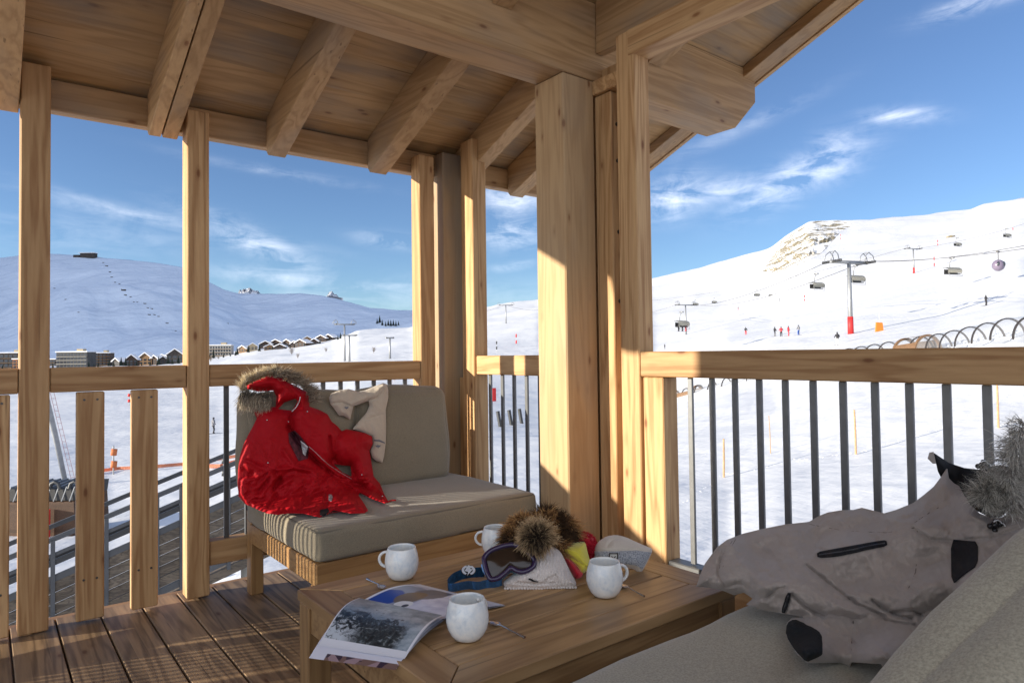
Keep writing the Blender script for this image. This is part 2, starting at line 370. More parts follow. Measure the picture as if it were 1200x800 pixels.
def cushion(name, size, M4, m, parent, puff=.012, r=.03, n=26, corner=.05, seed=0, piping=True, sag=0.0):
    """rounded upholstered block; size=(sx,sy,sz), M4 places its centre"""
    sx, sy, sz = size; bm = NB()
    bmesh.ops.create_cube(bm, size=2)
    bmesh.ops.subdivide_edges(bm, edges=list(bm.edges), cuts=n, use_grid_fill=True)
    for v in bm.verts:
        u, w, t = v.co
        # concentrate verts to the edges
        g = lambda a: math.copysign(1-(1-abs(a))**1.35, a)
        u, w, t = g(u), g(w), g(t)
        P = Vector((u*sx/2, w*sy/2, t*sz/2)); inner = Vector((max(-sx/2+r, min(sx/2-r, P.x)), max(-sy/2+r, min(sy/2-r, P.y)), max(-sz/2+r, min(sz/2-r, P.z))))
        d = P-inner
        if d.length > 1e-6: P = inner + d.normalized()*min(r, d.length) if d.length > r else P
        q = (1-u*u)*(1-w*w)
        P.z += math.copysign(puff, t)*q*(1 if abs(t) > .5 else abs(t))*1.0
        P.x += math.copysign(puff*.7, u)*(1-w*w)*(1-t*t)*(abs(u) > .9); P.y += math.copysign(puff*.7, w)*(1-u*u)*(1-t*t)*(abs(w) > .9)
        if t > 0: P.z -= sag*q
        nz = mnoise.noise(Vector((P.x*5+seed, P.y*5, P.z*5)))*.010 + mnoise.noise(Vector((P.x*13+seed, P.y*13, P.z*13)))*.0035
        P += P.normalized()*nz
        v.co = M4 @ P
    o = allsmooth(link(name, bm, m, parent))
    if piping:
        bm = NB()
        for s in (1, -1):
            loop = []
            a, b = sx/2-r*.3, sy/2-r*.3; rr = r
            for (cx, cy, a0) in ((a-rr, b-rr, 0), (-a+rr, b-rr, 90), (-a+rr, -b+rr, 180), (a-rr, -b+rr, 270)):
                for k in range(5):
                    an = R(a0+k*22.5); loop.append(M4 @ Vector((cx+rr*math.cos(an), cy+rr*math.sin(an), s*(sz/2-r*.42))))
            loop.append(loop[0]); tube(bm, loop, .0035, 6, cap=False)
        allsmooth(link('piping', bm, PIPE, o))
    return o
T = Matrix.Translation
def RX(a): return Matrix.Rotation(R(a), 4, 'X')
def RY(a): return Matrix.Rotation(R(a), 4, 'Y')
def RZ(a): return Matrix.Rotation(R(a), 4, 'Z')
# armchair by the long railing
ac = empty('lounge_chair', (1.4, 2.7, 0), 'wide armless lounge chair with taupe cushions by the long railing, red jacket on it', 'chair')
for (a, b, c, d) in ((.92, .975, 3.03, 3.09), (1.85, 1.905, 3.03, 3.09), (.92, .975, 2.30, 2.355), (1.85, 1.905, 2.30, 2.355)):
    bm = NB(); box(bm, a, b, c, d, .0, .225 if c < 3 else .36, .004); link('leg', bm, W['tz'], ac)
bm = NB(); box(bm, .918, 1.907, 2.296, 2.34, .226, .306, .004); box(bm, .918, .96, 2.342, 3.03, .226, .306, .004)
box(bm, 1.865, 1.907, 2.342, 3.03, .226, .306, .004); box(bm, .962, 1.863, 3.04, 3.085, .226, .306, .004)
for k in range(6): box(bm, .964, 1.861, 2.37+.11*k, 2.44+.11*k, .27, .29, .003)
link('seat_frame', bm, W['tx'], ac)
bm = NB(); box(bm, .976, 1.849, 3.05, 3.08, .4, .46, .004); box(bm, .976, 1.849, 3.05, 3.08, .56, .62, .004)
for xx in (.94, 1.86): box(bm, xx, xx+.04, 3.045, 3.085, .31, .66, .004)
link('back_frame', bm, W['tx'], ac)
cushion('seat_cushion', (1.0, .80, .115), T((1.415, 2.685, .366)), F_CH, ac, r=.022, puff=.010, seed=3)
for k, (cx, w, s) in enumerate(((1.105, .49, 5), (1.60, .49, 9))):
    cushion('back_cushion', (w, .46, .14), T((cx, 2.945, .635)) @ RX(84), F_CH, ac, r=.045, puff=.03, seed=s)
# coffee table
ct = empty('coffee_table', (1.08, 1.4, 0), 'low brown teak coffee table holding mugs, hats and a magazine', 'table')
TX0, TX1, TY0, TY1, TZ = .655, 1.555, 1.05, 1.768, .42
bm = NB()
fw = .085
prism(bm, [(TX0, TY0), (TX0+fw, TY0+fw), (TX0+fw, TY1-fw), (TX0, TY1)], 'z', TZ-.028, TZ-.0005)
bmesh.ops.bevel(bm, geom=list(bm.edges), offset=.002, segments=1, affect='EDGES'); link('end_board', bm, W['uy'], ct); bm = NB()
prism(bm, [(TX1, TY0), (TX1-fw, TY0+fw), (TX1-fw, TY1-fw), (TX1, TY1)], 'z', TZ-.028, TZ-.0005)
bmesh.ops.bevel(bm, geom=list(bm.edges), offset=.002, segments=1, affect='EDGES')
link('end_board', bm, W['uy'], ct)
bm = NB()
prism(bm, [(TX0+.003, TY0), (TX1-.003, TY0), (TX1-fw-.003, TY0+fw-.001), (TX0+fw+.003, TY0+fw-.001)], 'z', TZ-.028, TZ)
prism(bm, [(TX0+.003, TY1), (TX1-.003, TY1), (TX1-fw-.003, TY1-fw+.001), (TX0+fw+.003, TY1-fw+.001)], 'z', TZ-.028, TZ)
bmesh.ops.bevel(bm, geom=list(bm.edges), offset=.002, segments=1, affect='EDGES')
npk = 6; pw = (TY1-TY0-2*fw)/npk
for k in range(npk): box(bm, TX0+fw+.002, TX1-fw-.002, TY0+fw+k*pw+.0022, TY0+fw+(k+1)*pw-.0022, TZ-.024, TZ-.001, .002)
W['ux2'] = wood('table_boards', (.46, .29, .145), (.25, .145, .065), 'x', rough=.40, grain=.95, knots=False, lam=(1, pw))
link('tabletop', bm, W['ux2'], ct, origin=(1.35, TY0+fw, TZ-.03))
bm = NB()
for (a, b, c, d) in ((TX0+.02, TX1-.02, TY0+.012, TY0+.035), (TX0+.02, TX1-.02, TY1-.035, TY1-.012)): box(bm, a, b, c, d, TZ-.10, TZ-.029, .002)
for (a, b, c, d) in ((TX0+.012, TX0+.035, TY0+.036, TY1-.036), (TX1-.035, TX1-.012, TY0+.036, TY1-.036)): box(bm, a, b, c, d, TZ-.10, TZ-.029, .002)
link('apron', bm, W['ux'], ct)
for (a, c) in ((TX0+.004, TY0+.004), (TX0+.004, TY1-.066), (TX1-.066, TY0+.004), (TX1-.066, TY1-.066)):
    bm = NB(); box(bm, a, a+.062, c, c+.062, 0, TZ-.0295, .003); link('leg', bm, W['uz'], ct)
# sofa, right foreground
so = empty('sofa', (1.4, .4, 0), 'light taupe sofa in the right foreground with a grey jacket on it', 'sofa')
bm = NB(); box(bm, .35, 2.0, -.35, .93, .17, .29, .004); link('seat_frame', bm, W['tx'], so)
for (a, b) in ((.36, -.34), (1.93, -.34), (.36, .86), (1.93, .86)):
    bm = NB(); box(bm, a, a+.06, b, b+.06, 0, .17, .003); link('leg', bm, W['tz'], so)
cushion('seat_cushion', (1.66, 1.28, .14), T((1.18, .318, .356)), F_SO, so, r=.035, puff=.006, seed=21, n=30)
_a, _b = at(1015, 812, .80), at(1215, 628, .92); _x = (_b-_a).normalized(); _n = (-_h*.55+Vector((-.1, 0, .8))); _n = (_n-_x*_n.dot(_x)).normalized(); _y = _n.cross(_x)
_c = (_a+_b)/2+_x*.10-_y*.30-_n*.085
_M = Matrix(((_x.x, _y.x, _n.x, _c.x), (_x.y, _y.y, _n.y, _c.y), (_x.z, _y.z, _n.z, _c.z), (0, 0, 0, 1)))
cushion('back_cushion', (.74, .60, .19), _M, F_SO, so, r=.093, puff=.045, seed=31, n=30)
# ------------------------------------------------------------------ snow land
def snow_mat(name, tint=(.70, .715, .745), bump=.62, groom=True, far=False):
    m, nt, p = mat(name)
    ge = nd(nt, 'ShaderNodeNewGeometry')
    def ns(sc, det=5.0, st=(1, 1, 1), rough=.55):
        v = nd(nt, 'ShaderNodeVectorMath', operation='MULTIPLY'); v.inputs[1].default_value = st; ln(nt, ge, v, 0, 0)
        n = nd(nt, 'ShaderNodeTexNoise', i_Scale=sc, i_Detail=det, i_Roughness=rough); ln(nt, v, n); return n
    if far: hs = [(ns(.004), 40.0), (ns(.03), 6.0), (ns(.006, 4, (1, 5, 1)), 14.0)]
    else: hs = [(ns(.05), 1.5), (ns(.35), .18), (ns(2.2, 4), .022), (ns(.22, 4, (.35, 3, 1)), .28), (ns(1.1, 3, (.25, 2.2, 1)), .05), (ns(11, 3), .004)]
    if not far:
        for ang, sc, amp in ((25, .55, .10), (62, .16, .30), (-20, .09, .35)):
            mp = nd(nt, 'ShaderNodeMapping'); mp.inputs['Rotation'].default_value = (0, 0, R(ang)); ln(nt, ge, mp)
            wv = nd(nt, 'ShaderNodeTexWave', wave_profile='SIN', i_Scale=sc, i_Distortion=3.0, i_Detail=3.0); wv.inputs['Detail Scale'].default_value = .35; ln(nt, mp, wv)
            pw = mth(nt, 'POWER', (wv, 1), 9.0); hs.append((pw, -amp*.035))
    acc = None
    for n, a in hs:
        acc = mth(nt, 'MULTIPLY', n, a) if acc is None else mth(nt, 'MULTIPLY_ADD', n, a, acc)
    b = nd(nt, 'ShaderNodeBump', i_Strength=bump, i_Distance=1.0); ln(nt, acc, b, 0, 'Height'); nt.links.new(b.outputs[0], p.inputs['Normal'])
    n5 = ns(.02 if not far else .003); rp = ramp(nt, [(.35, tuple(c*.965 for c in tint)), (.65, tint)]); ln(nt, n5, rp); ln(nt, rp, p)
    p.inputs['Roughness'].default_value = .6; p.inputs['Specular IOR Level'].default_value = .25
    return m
SNOW = snow_mat('snow'); SNOWF = snow_mat('far_shade_snow', (.62, .71, .84), .6, far=True)  # far tint is darker and bluer: mountain shade mixed into the snow colour
def zy(px, y, d): return at(px, y, d).z
def col(px, L):
    out = []
    for e in L:
        d, v = e[0], e[1]; z = zy(px, v, d) if len(e) == 2 else v
        out.append((d*math.sqrt(1+((px-600)/FPX)**2), z))
    return out
Z = 'z'
sky = [(905, 290), (924, 274), (951, 258), (993, 257.5), (1030, 255), (1060, 252), (1100, 248), (1142, 244), (1158, 237.5), (1200, 230.5)]
cols = [
 (-500, [(2, -4, Z), (20, -6, Z), (60, -7.5, Z), (150, -10, Z), (400, -10, Z), (800, -6, Z), (950, -8, Z), (1150, -60, Z), (1500, -170, Z)]),
 (0, [(2, -4, Z), (20, -5.6, Z), (45, -6.6, Z), (100, -8, Z), (200, -9, Z), (400, -9, Z), (700, 433), (900, 430), (1150, -60, Z), (1500, -170, Z)]),
 (130, [(2, -4, Z), (20, -5.6, Z), (45, -6.8, Z), (100, -8, Z), (200, -9, Z), (400, -8, Z), (700, 430.5), (900, 426), (1150, -60, Z), (1500, -170, Z)]),
 (214, [(2, -4, Z), (20, -5.4, Z), (45, -6.5, Z), (100, -8, Z), (200, -9, Z), (400, -7, Z), (700, 426), (850, 421), (1150, -60, Z), (1500, -170, Z)]),
 (257, [(2, -4, Z), (20, -5.2, Z), (45, -6.3, Z), (100, -8, Z), (200, -8.5, Z), (400, -5, Z), (700, 421), (850, 416.5), (1150, -60, Z), (1500, -170, Z)]),
 (300, [(2, -4, Z), (20, -5, Z), (45, -6, Z), (100, -7.5, Z), (200, -7.5, Z), (400, -2, Z), (700, 414), (850, 408), (1150, -60, Z), (1500, -170, Z)]),
 (344, [(2, -4, Z), (20, -5, Z), (45, -6, Z), (100, -7, Z), (200, -6.5, Z), (400, 0, Z), (700, 411), (850, 405.5), (1150, -50, Z), (1500, -170, Z)]),
 (392, [(2, -4, Z), (20, -5, Z), (45, -6, Z), (100, -6.5, Z), (200, -5, Z), (400, 3, Z), (700, 404), (850, 398), (1150, -40, Z), (1500, -170, Z)]),
 (418, [(2, -4, Z), (20, -5, Z), (45, -6, Z), (100, -6, Z), (200, -4, Z), (400, 6, Z), (700, 394), (850, 387), (1150, -30, Z), (1500, -170, Z)]),
 (480, [(2, -4, Z), (20, -5, Z), (45, -5.5, Z), (100, -6, Z), (200, -3, Z), (400, 9, Z), (700, 390), (850, 383), (1150, 0, Z), (1500, -100, Z)]),
 (530, [(2, -4, Z), (20, -4.6, Z), (45, -5.2, Z), (100, -6, Z), (200, -1, Z), (400, 13, Z), (700, 379), (850, 369), (1150, 20, Z), (1500, -60, Z)]),
 (570, [(2, -4, Z), (20, -4.4, Z), (45, -5, Z), (100, -6, Z), (200, 0, Z), (400, 16, Z), (700, 369), (900, 359), (1150, 30, Z), (1500, -60, Z)]),
 (630, [(2, -4, Z), (20, -4.3, Z), (45, -5, Z), (100, -6.5, Z), (200, 0, Z), (400, 20, Z), (700, 362), (900, 351), (1150, 40, Z), (1500, -60, Z)]),
 (767, [(2, -4, Z), (20, -4.3, Z), (45, -5, Z), (100, -6.8, Z), (170, -3, Z), (300, 4, Z), (600, 358), (900, 326), (1150, 60, Z), (1500, -60, Z)]),
 (850, [(2, -4, Z), (20, -4.3, Z), (30, -4.4, Z), (90, -4, Z), (140, 400), (300, 386), (600, 345), (900, 305), (1150, 80, Z), (1500, -60, Z)]),
]
for px, ys in sky:
    y1 = np.interp(px, [850, 900, 1000, 1100, 1200], [410, 407, 390, 375, 352]); y3 = np.interp(px, [850, 900, 1000, 1100, 1200], [386, 378, 352, 330, 302])
    zt = float(np.interp(px, [900, 1000, 1105, 1190], [-3.2, -.4, .75, 1.5])); dt = float(np.interp(px, [900, 1000, 1105, 1190], [80, 66, 55, 45]))
    cols.append((px, [(2, -4, Z), (15, -3.9, Z), (30, float(np.interp(px, [900, 1000, 1170], [-4.1, -3.6, -2.6])), Z), (dt, zt, Z), (110, float(y1)), (300, float(y3)), (600, (ys*.62+y3*.38)), (900, ys), (1150, 100, Z), (1500, -60, Z)]))
cols.append((1700, [(2, -4, Z), (15, -3.8, Z), (30, -2, Z), (45, 3, Z), (110, 12, Z), (300, 60, Z), (900, 230, Z), (1150, 150, Z), (1500, -60, Z)]))
th_c = np.array([math.atan((c[0]-600)/FPX) for c in cols]); prof = [col(*c) for c in cols]
rr_ = np.exp(np.linspace(math.log(2.2), math.log(1350), 210)); rr_ = np.concatenate([rr_, [1600, 2200, 4000, 9000]])
def profile(p):
    r, z = np.array([a for a, b in p]), np.array([b for a, b in p])
    return np.interp(np.log(rr_), np.log(r), z)
PROF = np.array([profile(p) for p in prof])
# smooth each radial profile a little
K = np.array([1, 4, 9, 14, 9, 4, 1.]); K /= K.sum()
for i in range(len(PROF)):
    q = PROF[i].copy()
    for _ in range(2):
        q = np.convolve(np.pad(q, 3, mode='edge'), K, mode='valid')
    w = np.clip((rr_-8)/10, 0, 1)*np.clip((780-rr_)/100, 0, 1); PROF[i] = PROF[i]*(1-w)+q*w
ths = np.concatenate([np.linspace(-math.pi, -R(50), 50, endpoint=False), np.linspace(-R(50), R(50), 620), np.linspace(R(50), math.pi, 50)[1:]])
ZZ = np.array([[np.interp(t, th_c, PROF[:, j]) for j in range(len(rr_))] for t in ths])
Zs = ZZ.copy()
for _ in range(3): Zs[1:-1] = (Zs[:-2]+Zs[1:-1]*2+Zs[2:])/4
ZZ = Zs
def gnoise(x, y, r):
    a = mnoise.fractal(Vector((x*.012, y*.012, 3.1)), 1.0, 2.1, 4)*min(1, r/40)*min(3.0, .35+r*.0045)
    b = mnoise.fractal(Vector((x*.15, y*.15, 9.1)), 1.0, 2.1, 3)*.10*min(1, r/10)
    return a+b
nT, nR = len(ths), len(rr_)
V = np.zeros((nT, nR, 3))
for i, t in enumerate(ths):
    dx = math.sin(AZ+t); dy = math.cos(AZ+t)
    for j, r in enumerate(rr_):
        x, y = dx*r, dy*r
        V[i, j] = (x, y, ZZ[i, j]+gnoise(x, y, r))
def ground(x, y):
    """height of the snow at x,y"""
    r = math.hypot(x, y); t = math.atan2(x, y)-AZ
    t = (t+math.pi) % (2*math.pi)-math.pi
    i = np.searchsorted(ths, t)-1; i = max(0, min(nT-2, i)); j = np.searchsorted(rr_, r)-1; j = max(0, min(nR-2, j))
    a = (t-ths[i])/(ths[i+1]-ths[i]); b = (math.log(r)-math.log(rr_[j]))/(math.log(rr_[j+1])-math.log(rr_[j]))
    a = min(1, max(0, a)); b = min(1, max(0, b))
    return float((V[i, j, 2]*(1-b)+V[i, j+1, 2]*b)*(1-a)+(V[i+1, j, 2]*(1-b)+V[i+1, j+1, 2]*b)*a)
def hit(px, py, dmin=6, dmax=1200):
    """first point where the ray through a spot of the view meets the snow"""
    v = ray(px, py); d = dmin; pd = d
    while d < dmax:
        p = EYE+v*d
        if p.z < ground(p.x, p.y):
            lo, hi = pd, d
            for _ in range(25):
                m_ = (lo+hi)/2; p = EYE+v*m_
                if p.z < ground(p.x, p.y): hi = m_
                else: lo = m_
            return EYE+v*hi, hi
        pd = d; d *= 1.01
    return None, None
def gridmesh(name, V, mat_, close=False):
    a, b = V.shape[:2]; me = bpy.data.meshes.new(name)
    idx = np.arange(a*b).reshape(a, b); q = np.stack([idx[:-1, :-1], idx[:-1, 1:], idx[1:, 1:], idx[1:, :-1]], -1).reshape(-1, 4)
    me.from_pydata(V.reshape(-1, 3).tolist(), [], q.tolist()); me.update()
    if me.polygons[0].normal.z < 0: me.flip_normals()
    o = link(name, me, mat_, origin=(0, 0, 0)); allsmooth(o); return o
gridmesh('snow_ground', V, SNOW)['kind'] = 'structure'
# shaded mountain beyond the village
skl = [(-1400, 330), (-700, 330), (-260, 310), (-60, 303), (0, 301), (30, 298), (60, 297), (105, 299.5), (130, 302), (160, 305), (190, 308), (214, 313), (230, 322), (245, 331), (262, 339), (285, 345), (320, 344), (350, 344), (375, 346), (395, 349.5), (415, 355), (435, 361), (460, 363), (485, 364), (520, 366), (600, 372), (700, 390), (900, 420), (1200, 430)]
pxs = np.concatenate([np.linspace(-1400, -100, 40, endpoint=False), np.linspace(-100, 640, 300), np.linspace(645, 1200, 30)])
ds = np.linspace(0, 1, 70); V2 = np.zeros((len(pxs), 72, 3))
for i, px in enumerate(pxs):
    ysk = np.interp(px, [a for a, b in skl], [b for a, b in skl]); top = zy(px, ysk, 2700)
    fan = math.sqrt(1+min(3, ((px-600)/FPX)**2))
    for j in range(70):
        t = ds[j]; d = 1250+1450*t; v = ray(px, 400); p = EYE+v*d
        prof_ = t**1.35 if px < 230 else t**1.15
        z = -75+(top+75)*(prof_*.93+.07*(1-math.cos(math.pi*t))/2)
        nz = mnoise.fractal(Vector((p.x*.0016, p.y*.0016, 5)), 1.0, 2.0, 6)*75*math.sin(math.pi*min(1, t*1.0))**.8 + mnoise.fractal(Vector((p.x*.01, p.y*.01, 1)), 1, 2, 3)*5
        V2[i, j] = (p.x, p.y, z+nz)
    p = EYE+ray(px, 400)*3100; V2[i, 70] = (p.x, p.y, top-160)
    p = EYE+ray(px, 400)*4200; V2[i, 71] = (p.x, p.y, -300)
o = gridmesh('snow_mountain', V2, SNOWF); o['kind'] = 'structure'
# unseen ridge added left of the view to throw the whole slope into shade
bm = NB(); rows = []
for k, (x, y, h) in enumerate(((-1500, 1830, 250), (-1250, 2130, 600), (-1000, 2650, 1050), (-900, 3300, 1250), (-700, 4000, 1300))):
    row = []
    for w, hh in ((-800, -150), (-400, h*.5), (0, h), (330, h*.45), (650, -150)):
        row.append(bm.verts.new((x+w, y+w*.15, hh)))
    rows.append(row)
for i in range(len(rows)-1):
    for j in range(4): bm.faces.new((rows[i][j], rows[i][j+1], rows[i+1][j+1], rows[i+1][j]))
bm.faces.new(rows[0][::-1]); bm.faces.new(rows[-1])
o = link('shade_ridge', bm, SNOWF); o['kind'] = 'structure'
# two rocky peaks far behind
ROCKF = plain('far_rock', (.10, .11, .13), .9, var=.4, scale=.01)
def rocksnow(name, rock, scale, thr=.5, sn=(.8, .82, .86), steep=.8):
    m, nt, p = mat(name); ge = nd(nt, 'ShaderNodeNewGeometry')
    n1 = nd(nt, 'ShaderNodeTexNoise', i_Scale=scale, i_Detail=7.0, i_Roughness=.68); ln(nt, ge, n1)
    n2 = nd(nt, 'ShaderNodeTexNoise', i_Scale=scale*5, i_Detail=5.0); ln(nt, ge, n2)
    sp = nd(nt, 'ShaderNodeSeparateXYZ'); ln(nt, ge, sp, 'True Normal', 0)
    a = mth(nt, 'MULTIPLY_ADD', (sp, 2), steep, (n1, 0)); f = mth(nt, 'MULTIPLY_ADD', a, 9.0, -9.0*(thr+steep*.8), clamp=True)
    rk = ramp(nt, [(.3, tuple(c*.45 for c in rock)), (.7, tuple(c*1.35 for c in rock))]); ln(nt, n2, rk)
    c = mixc(nt, f, (rk, 0), sn); ln(nt, c, p, 2, 0); p.inputs['Roughness'].default_value = .85
    b = nd(nt, 'ShaderNodeBump', i_Strength=.8, i_Distance=1/scale*.08); ln(nt, n2, b, 0, 'Height'); nt.links.new(b.outputs[0], p.inputs['Normal'])
    return m
RS = rocksnow('peak_rock', (.16, .17, .2), .02, .5)
def peak(outline, d, depth):
    bm = NB(); random.seed(int(d))
    xs = np.linspace(outline[0][0], outline[-1][0], 26); rows = []
    for t in np.linspace(-1, 1, 13):
        row = []
        for px in xs:
            y = np.interp(px, [a for a, b in outline], [b for a, b in outline]); base = 352
            p = at(px, y, d); pb = at(px, base, d); h = (p.z-pb.z)*(1-abs(t))**.9
            q = at(px, base, d+depth*t); nz = mnoise.noise(Vector((px*.35, t*3, d)))*h*.35*(1 if abs(t) > .05 else .3)
            row.append(bm.verts.new((q.x, q.y, pb.z-30+(h+30)*(1 if abs(t) < .99 else 0)+nz)))
        rows.append(row)
    for i in range(len(rows)-1):
        for j in range(len(row)-1): bm.faces.new((rows[i][j], rows[i][j+1], rows[i+1][j+1], rows[i+1][j]))
    bmesh.ops.recalc_face_normals(bm, faces=bm.faces[:])
    o = link('rocky_peak', bm, RS); o['kind'] = 'structure'; return o
peak([(276, 347), (281, 341), (287, 338.5), (292, 337), (298, 340), (303, 342), (309, 346)], 3600, 250)
peak([(377, 350), (383, 347), (386, 342), (389, 341), (392, 345), (394, 344.5), (398, 350), (402, 353)], 3700, 200)
# rocky outcrop on the right ridge, raised out of the snow
RS2 = rocksnow('outcrop_rock', (.25, .21, .13), .07, .47, (.86, .87, .88), .35)
poly = [(893, 318), (905, 300), (915, 283), (935, 268), (955, 259), (985, 257.5), (997, 260), (1000, 264), (985, 272), (975, 284), (962, 298), (935, 312), (912, 320)]
def inpoly(x, y, P):
    c = False; n = len(P); j = n-1
    for i in range(n):
        if (P[i][1] > y) != (P[j][1] > y) and x < (P[j][0]-P[i][0])*(y-P[i][1])/(P[j][1]-P[i][1])+P[i][0]: c = not c
        j = i
    return c
def pdist(X, Y, P, closed=True):
    X = np.asarray(X, float); Y = np.asarray(Y, float); D = np.full(X.shape, 1e9); n = len(P)
    for i in range(n if closed else n-1):
        ax, ay = P[i][0], P[i][1]; bx, by = P[(i+1) % n][0], P[(i+1) % n][1]; vx, vy = bx-ax, by-ay; L = vx*vx+vy*vy+1e-9
        t = np.clip(((X-ax)*vx+(Y-ay)*vy)/L, 0, 1); D = np.minimum(D, np.hypot(X-ax-t*vx, Y-ay-t*vy))
    return D
bm = NB(); vm = {}
xs = np.arange(888, 1004, 1.0); yss = np.arange(256, 324, 1.0)
def ridge_pt(px, py):
    v = ray(px, py); lo = None
    d = 420.0
    while d < 930:
        p = EYE+v*d
        if p.z < ground(p.x, p.y):
            lo, hi = d-6, d
            for _ in range(14):
                m_ = (lo+hi)/2; q = EYE+v*m_
                if q.z < ground(q.x, q.y): hi = m_
                else: lo = m_
            return EYE+v*hi, hi
        d += 6
    d = 885.0; return EYE+v*d, d
for i, px in enumerate(xs):
    for j, py in enumerate(yss):
        if not inpoly(px, py, poly): continue
        p, d = ridge_pt(px, py); e = float(pdist([px], [py], poly)[0])
        n_ = mnoise.fractal(Vector((px*.10+py*.05, py*.13-px*.04, 2)), .7, 2.1, 6); h = min(1, e/7)*(3+12*max(0, n_+.2))
        vm[i, j] = bm.verts.new(p-ray(px, py)*(h+.3)+Vector((0, 0, .0)))
for (i, j) in list(vm):
    if all(k in vm for k in ((i+1, j), (i, j+1), (i+1, j+1))): bm.faces.new((vm[i, j], vm[i+1, j], vm[i+1, j+1], vm[i, j+1]))
bmesh.ops.recalc_face_normals(bm, faces=bm.faces[:])
o = allsmooth(link('rock_outcrop', bm, RS2)); tag(o, 'brown rocky outcrop breaking through the snow on the right ridge', 'rock')

# ------------------------------------------------------------------ light and sky
SUN = Vector((-1, .35, .19)).normalized()
sl = bpy.data.lights.new('sun', 'SUN'); sl.energy = 5.0; sl.angle = R(.5); sl.color = (1.0, .90, .74)
so_ = bpy.data.objects.new('sun', sl); COL.objects.link(so_); so_.rotation_euler = SUN.to_track_quat('Z', 'Y').to_euler()
w = bpy.data.worlds.new('World'); scene.world = w; w.use_nodes = True; nt = w.node_tree; bg = nt.nodes['Background']
skyn = nd(nt, 'ShaderNodeTexSky', sky_type='NISHITA', sun_disc=False)
skyn.sun_elevation = math.asin(SUN.z); skyn.sun_rotation = math.atan2(SUN.x, SUN.y)
skyn.altitude = 1800; skyn.air_density = 1.0; skyn.dust_density = .35; skyn.ozone_density = 3.2
tc = nd(nt, 'ShaderNodeTexCoord'); sp = nd(nt, 'ShaderNodeSeparateXYZ'); ln(nt, tc, sp, 'Generated', 0)
azn = mth(nt, 'ARCTAN2', (sp, 0), (sp, 1)); eln = mth(nt, 'ARCSINE', (sp, 2))
def ae(px, py):
    v = ray(px, py).normalized(); return math.atan2(v.x, v.y), math.asin(v.z)
cb = nd(nt, 'ShaderNodeCombineXYZ'); ln(nt, azn, cb, 0, 0); ln(nt, eln, cb, 0, 1)
CL = [ # centre px,py, half length, half width, angle (deg, + = rising to the right), strength
 (300, 285, 70, 14, -22, .75), (205, 262, 110, 8, -8, .5), (330, 325, 60, 11, -4, .65), (100, 275, 120, 20, 0, .2), (455, 282, 34, 8, -6, .5), (445, 335, 90, 7, 3, .35), (150, 250, 60, 5, -14, .55),
 (600, 232, 36, 22, 0, 1.0), (600, 275, 34, 16, 0, 1.0), (600, 312, 30, 5, 8, .45), (505, 340, 60, 16, 0, .3),
 (935, 208, 62, 17, 24, 1.15), (975, 186, 26, 20, 35, 1.0), (850, 222, 50, 12, 3, .85), (790, 232, 38, 20, 10, 1.1), (870, 150, 80, 8, 18, .25),
 (1055, 137, 32, 8, -8, .8), (1140, 5, 36, 8, 3, .9), (330, 203, 90, 5, -6, .25), (450, 350, 260, 20, 0, .22)]
acc = None
for (px, py, L, Wd, ang, st) in CL:
    a, e = ae(px, py); s = 1/FPX; a_ = R(ang); ca, sa = math.cos(a_), math.sin(a_)
    dx = mth(nt, 'SUBTRACT', azn, a); dy = mth(nt, 'SUBTRACT', eln, e)
    u = mth(nt, 'ADD', mth(nt, 'MULTIPLY', dx, ca/(L*s)), mth(nt, 'MULTIPLY', dy, sa/(L*s)))
    v = mth(nt, 'ADD', mth(nt, 'MULTIPLY', dx, -sa/(Wd*s)), mth(nt, 'MULTIPLY', dy, ca/(Wd*s)))
    q = mth(nt, 'ADD', mth(nt, 'MULTIPLY', u, u), mth(nt, 'MULTIPLY', v, v)); g = mth(nt, 'MULTIPLY', mth(nt, 'EXPONENT', mth(nt, 'MULTIPLY', q, -1.0)), st)
    acc = g if acc is None else mth(nt, 'MAXIMUM', acc, g)
st1 = nd(nt, 'ShaderNodeMapping'); st1.inputs['Rotation'].default_value = (0, 0, R(-10)); st1.inputs['Scale'].default_value = (7, 26, 1); ln(nt, cb, st1)
nA = nd(nt, 'ShaderNodeTexNoise', i_Scale=1.6, i_Detail=8.0, i_Roughness=.62, i_Distortion=.7); ln(nt, st1, nA)
nB = nd(nt, 'ShaderNodeTexNoise', i_Scale=16.0, i_Detail=7.0, i_Roughness=.6, i_Distortion=.5); ln(nt, cb, nB)
nm = mth(nt, 'ADD', mth(nt, 'MULTIPLY', nA, .62), mth(nt, 'MULTIPLY', nB, .38))
mask = mth(nt, 'MULTIPLY_ADD', nm, 4.2, -1.75, clamp=True); den = mth(nt, 'MULTIPLY', mask, acc, clamp=True)
den = mth(nt, 'MULTIPLY', den, .70)
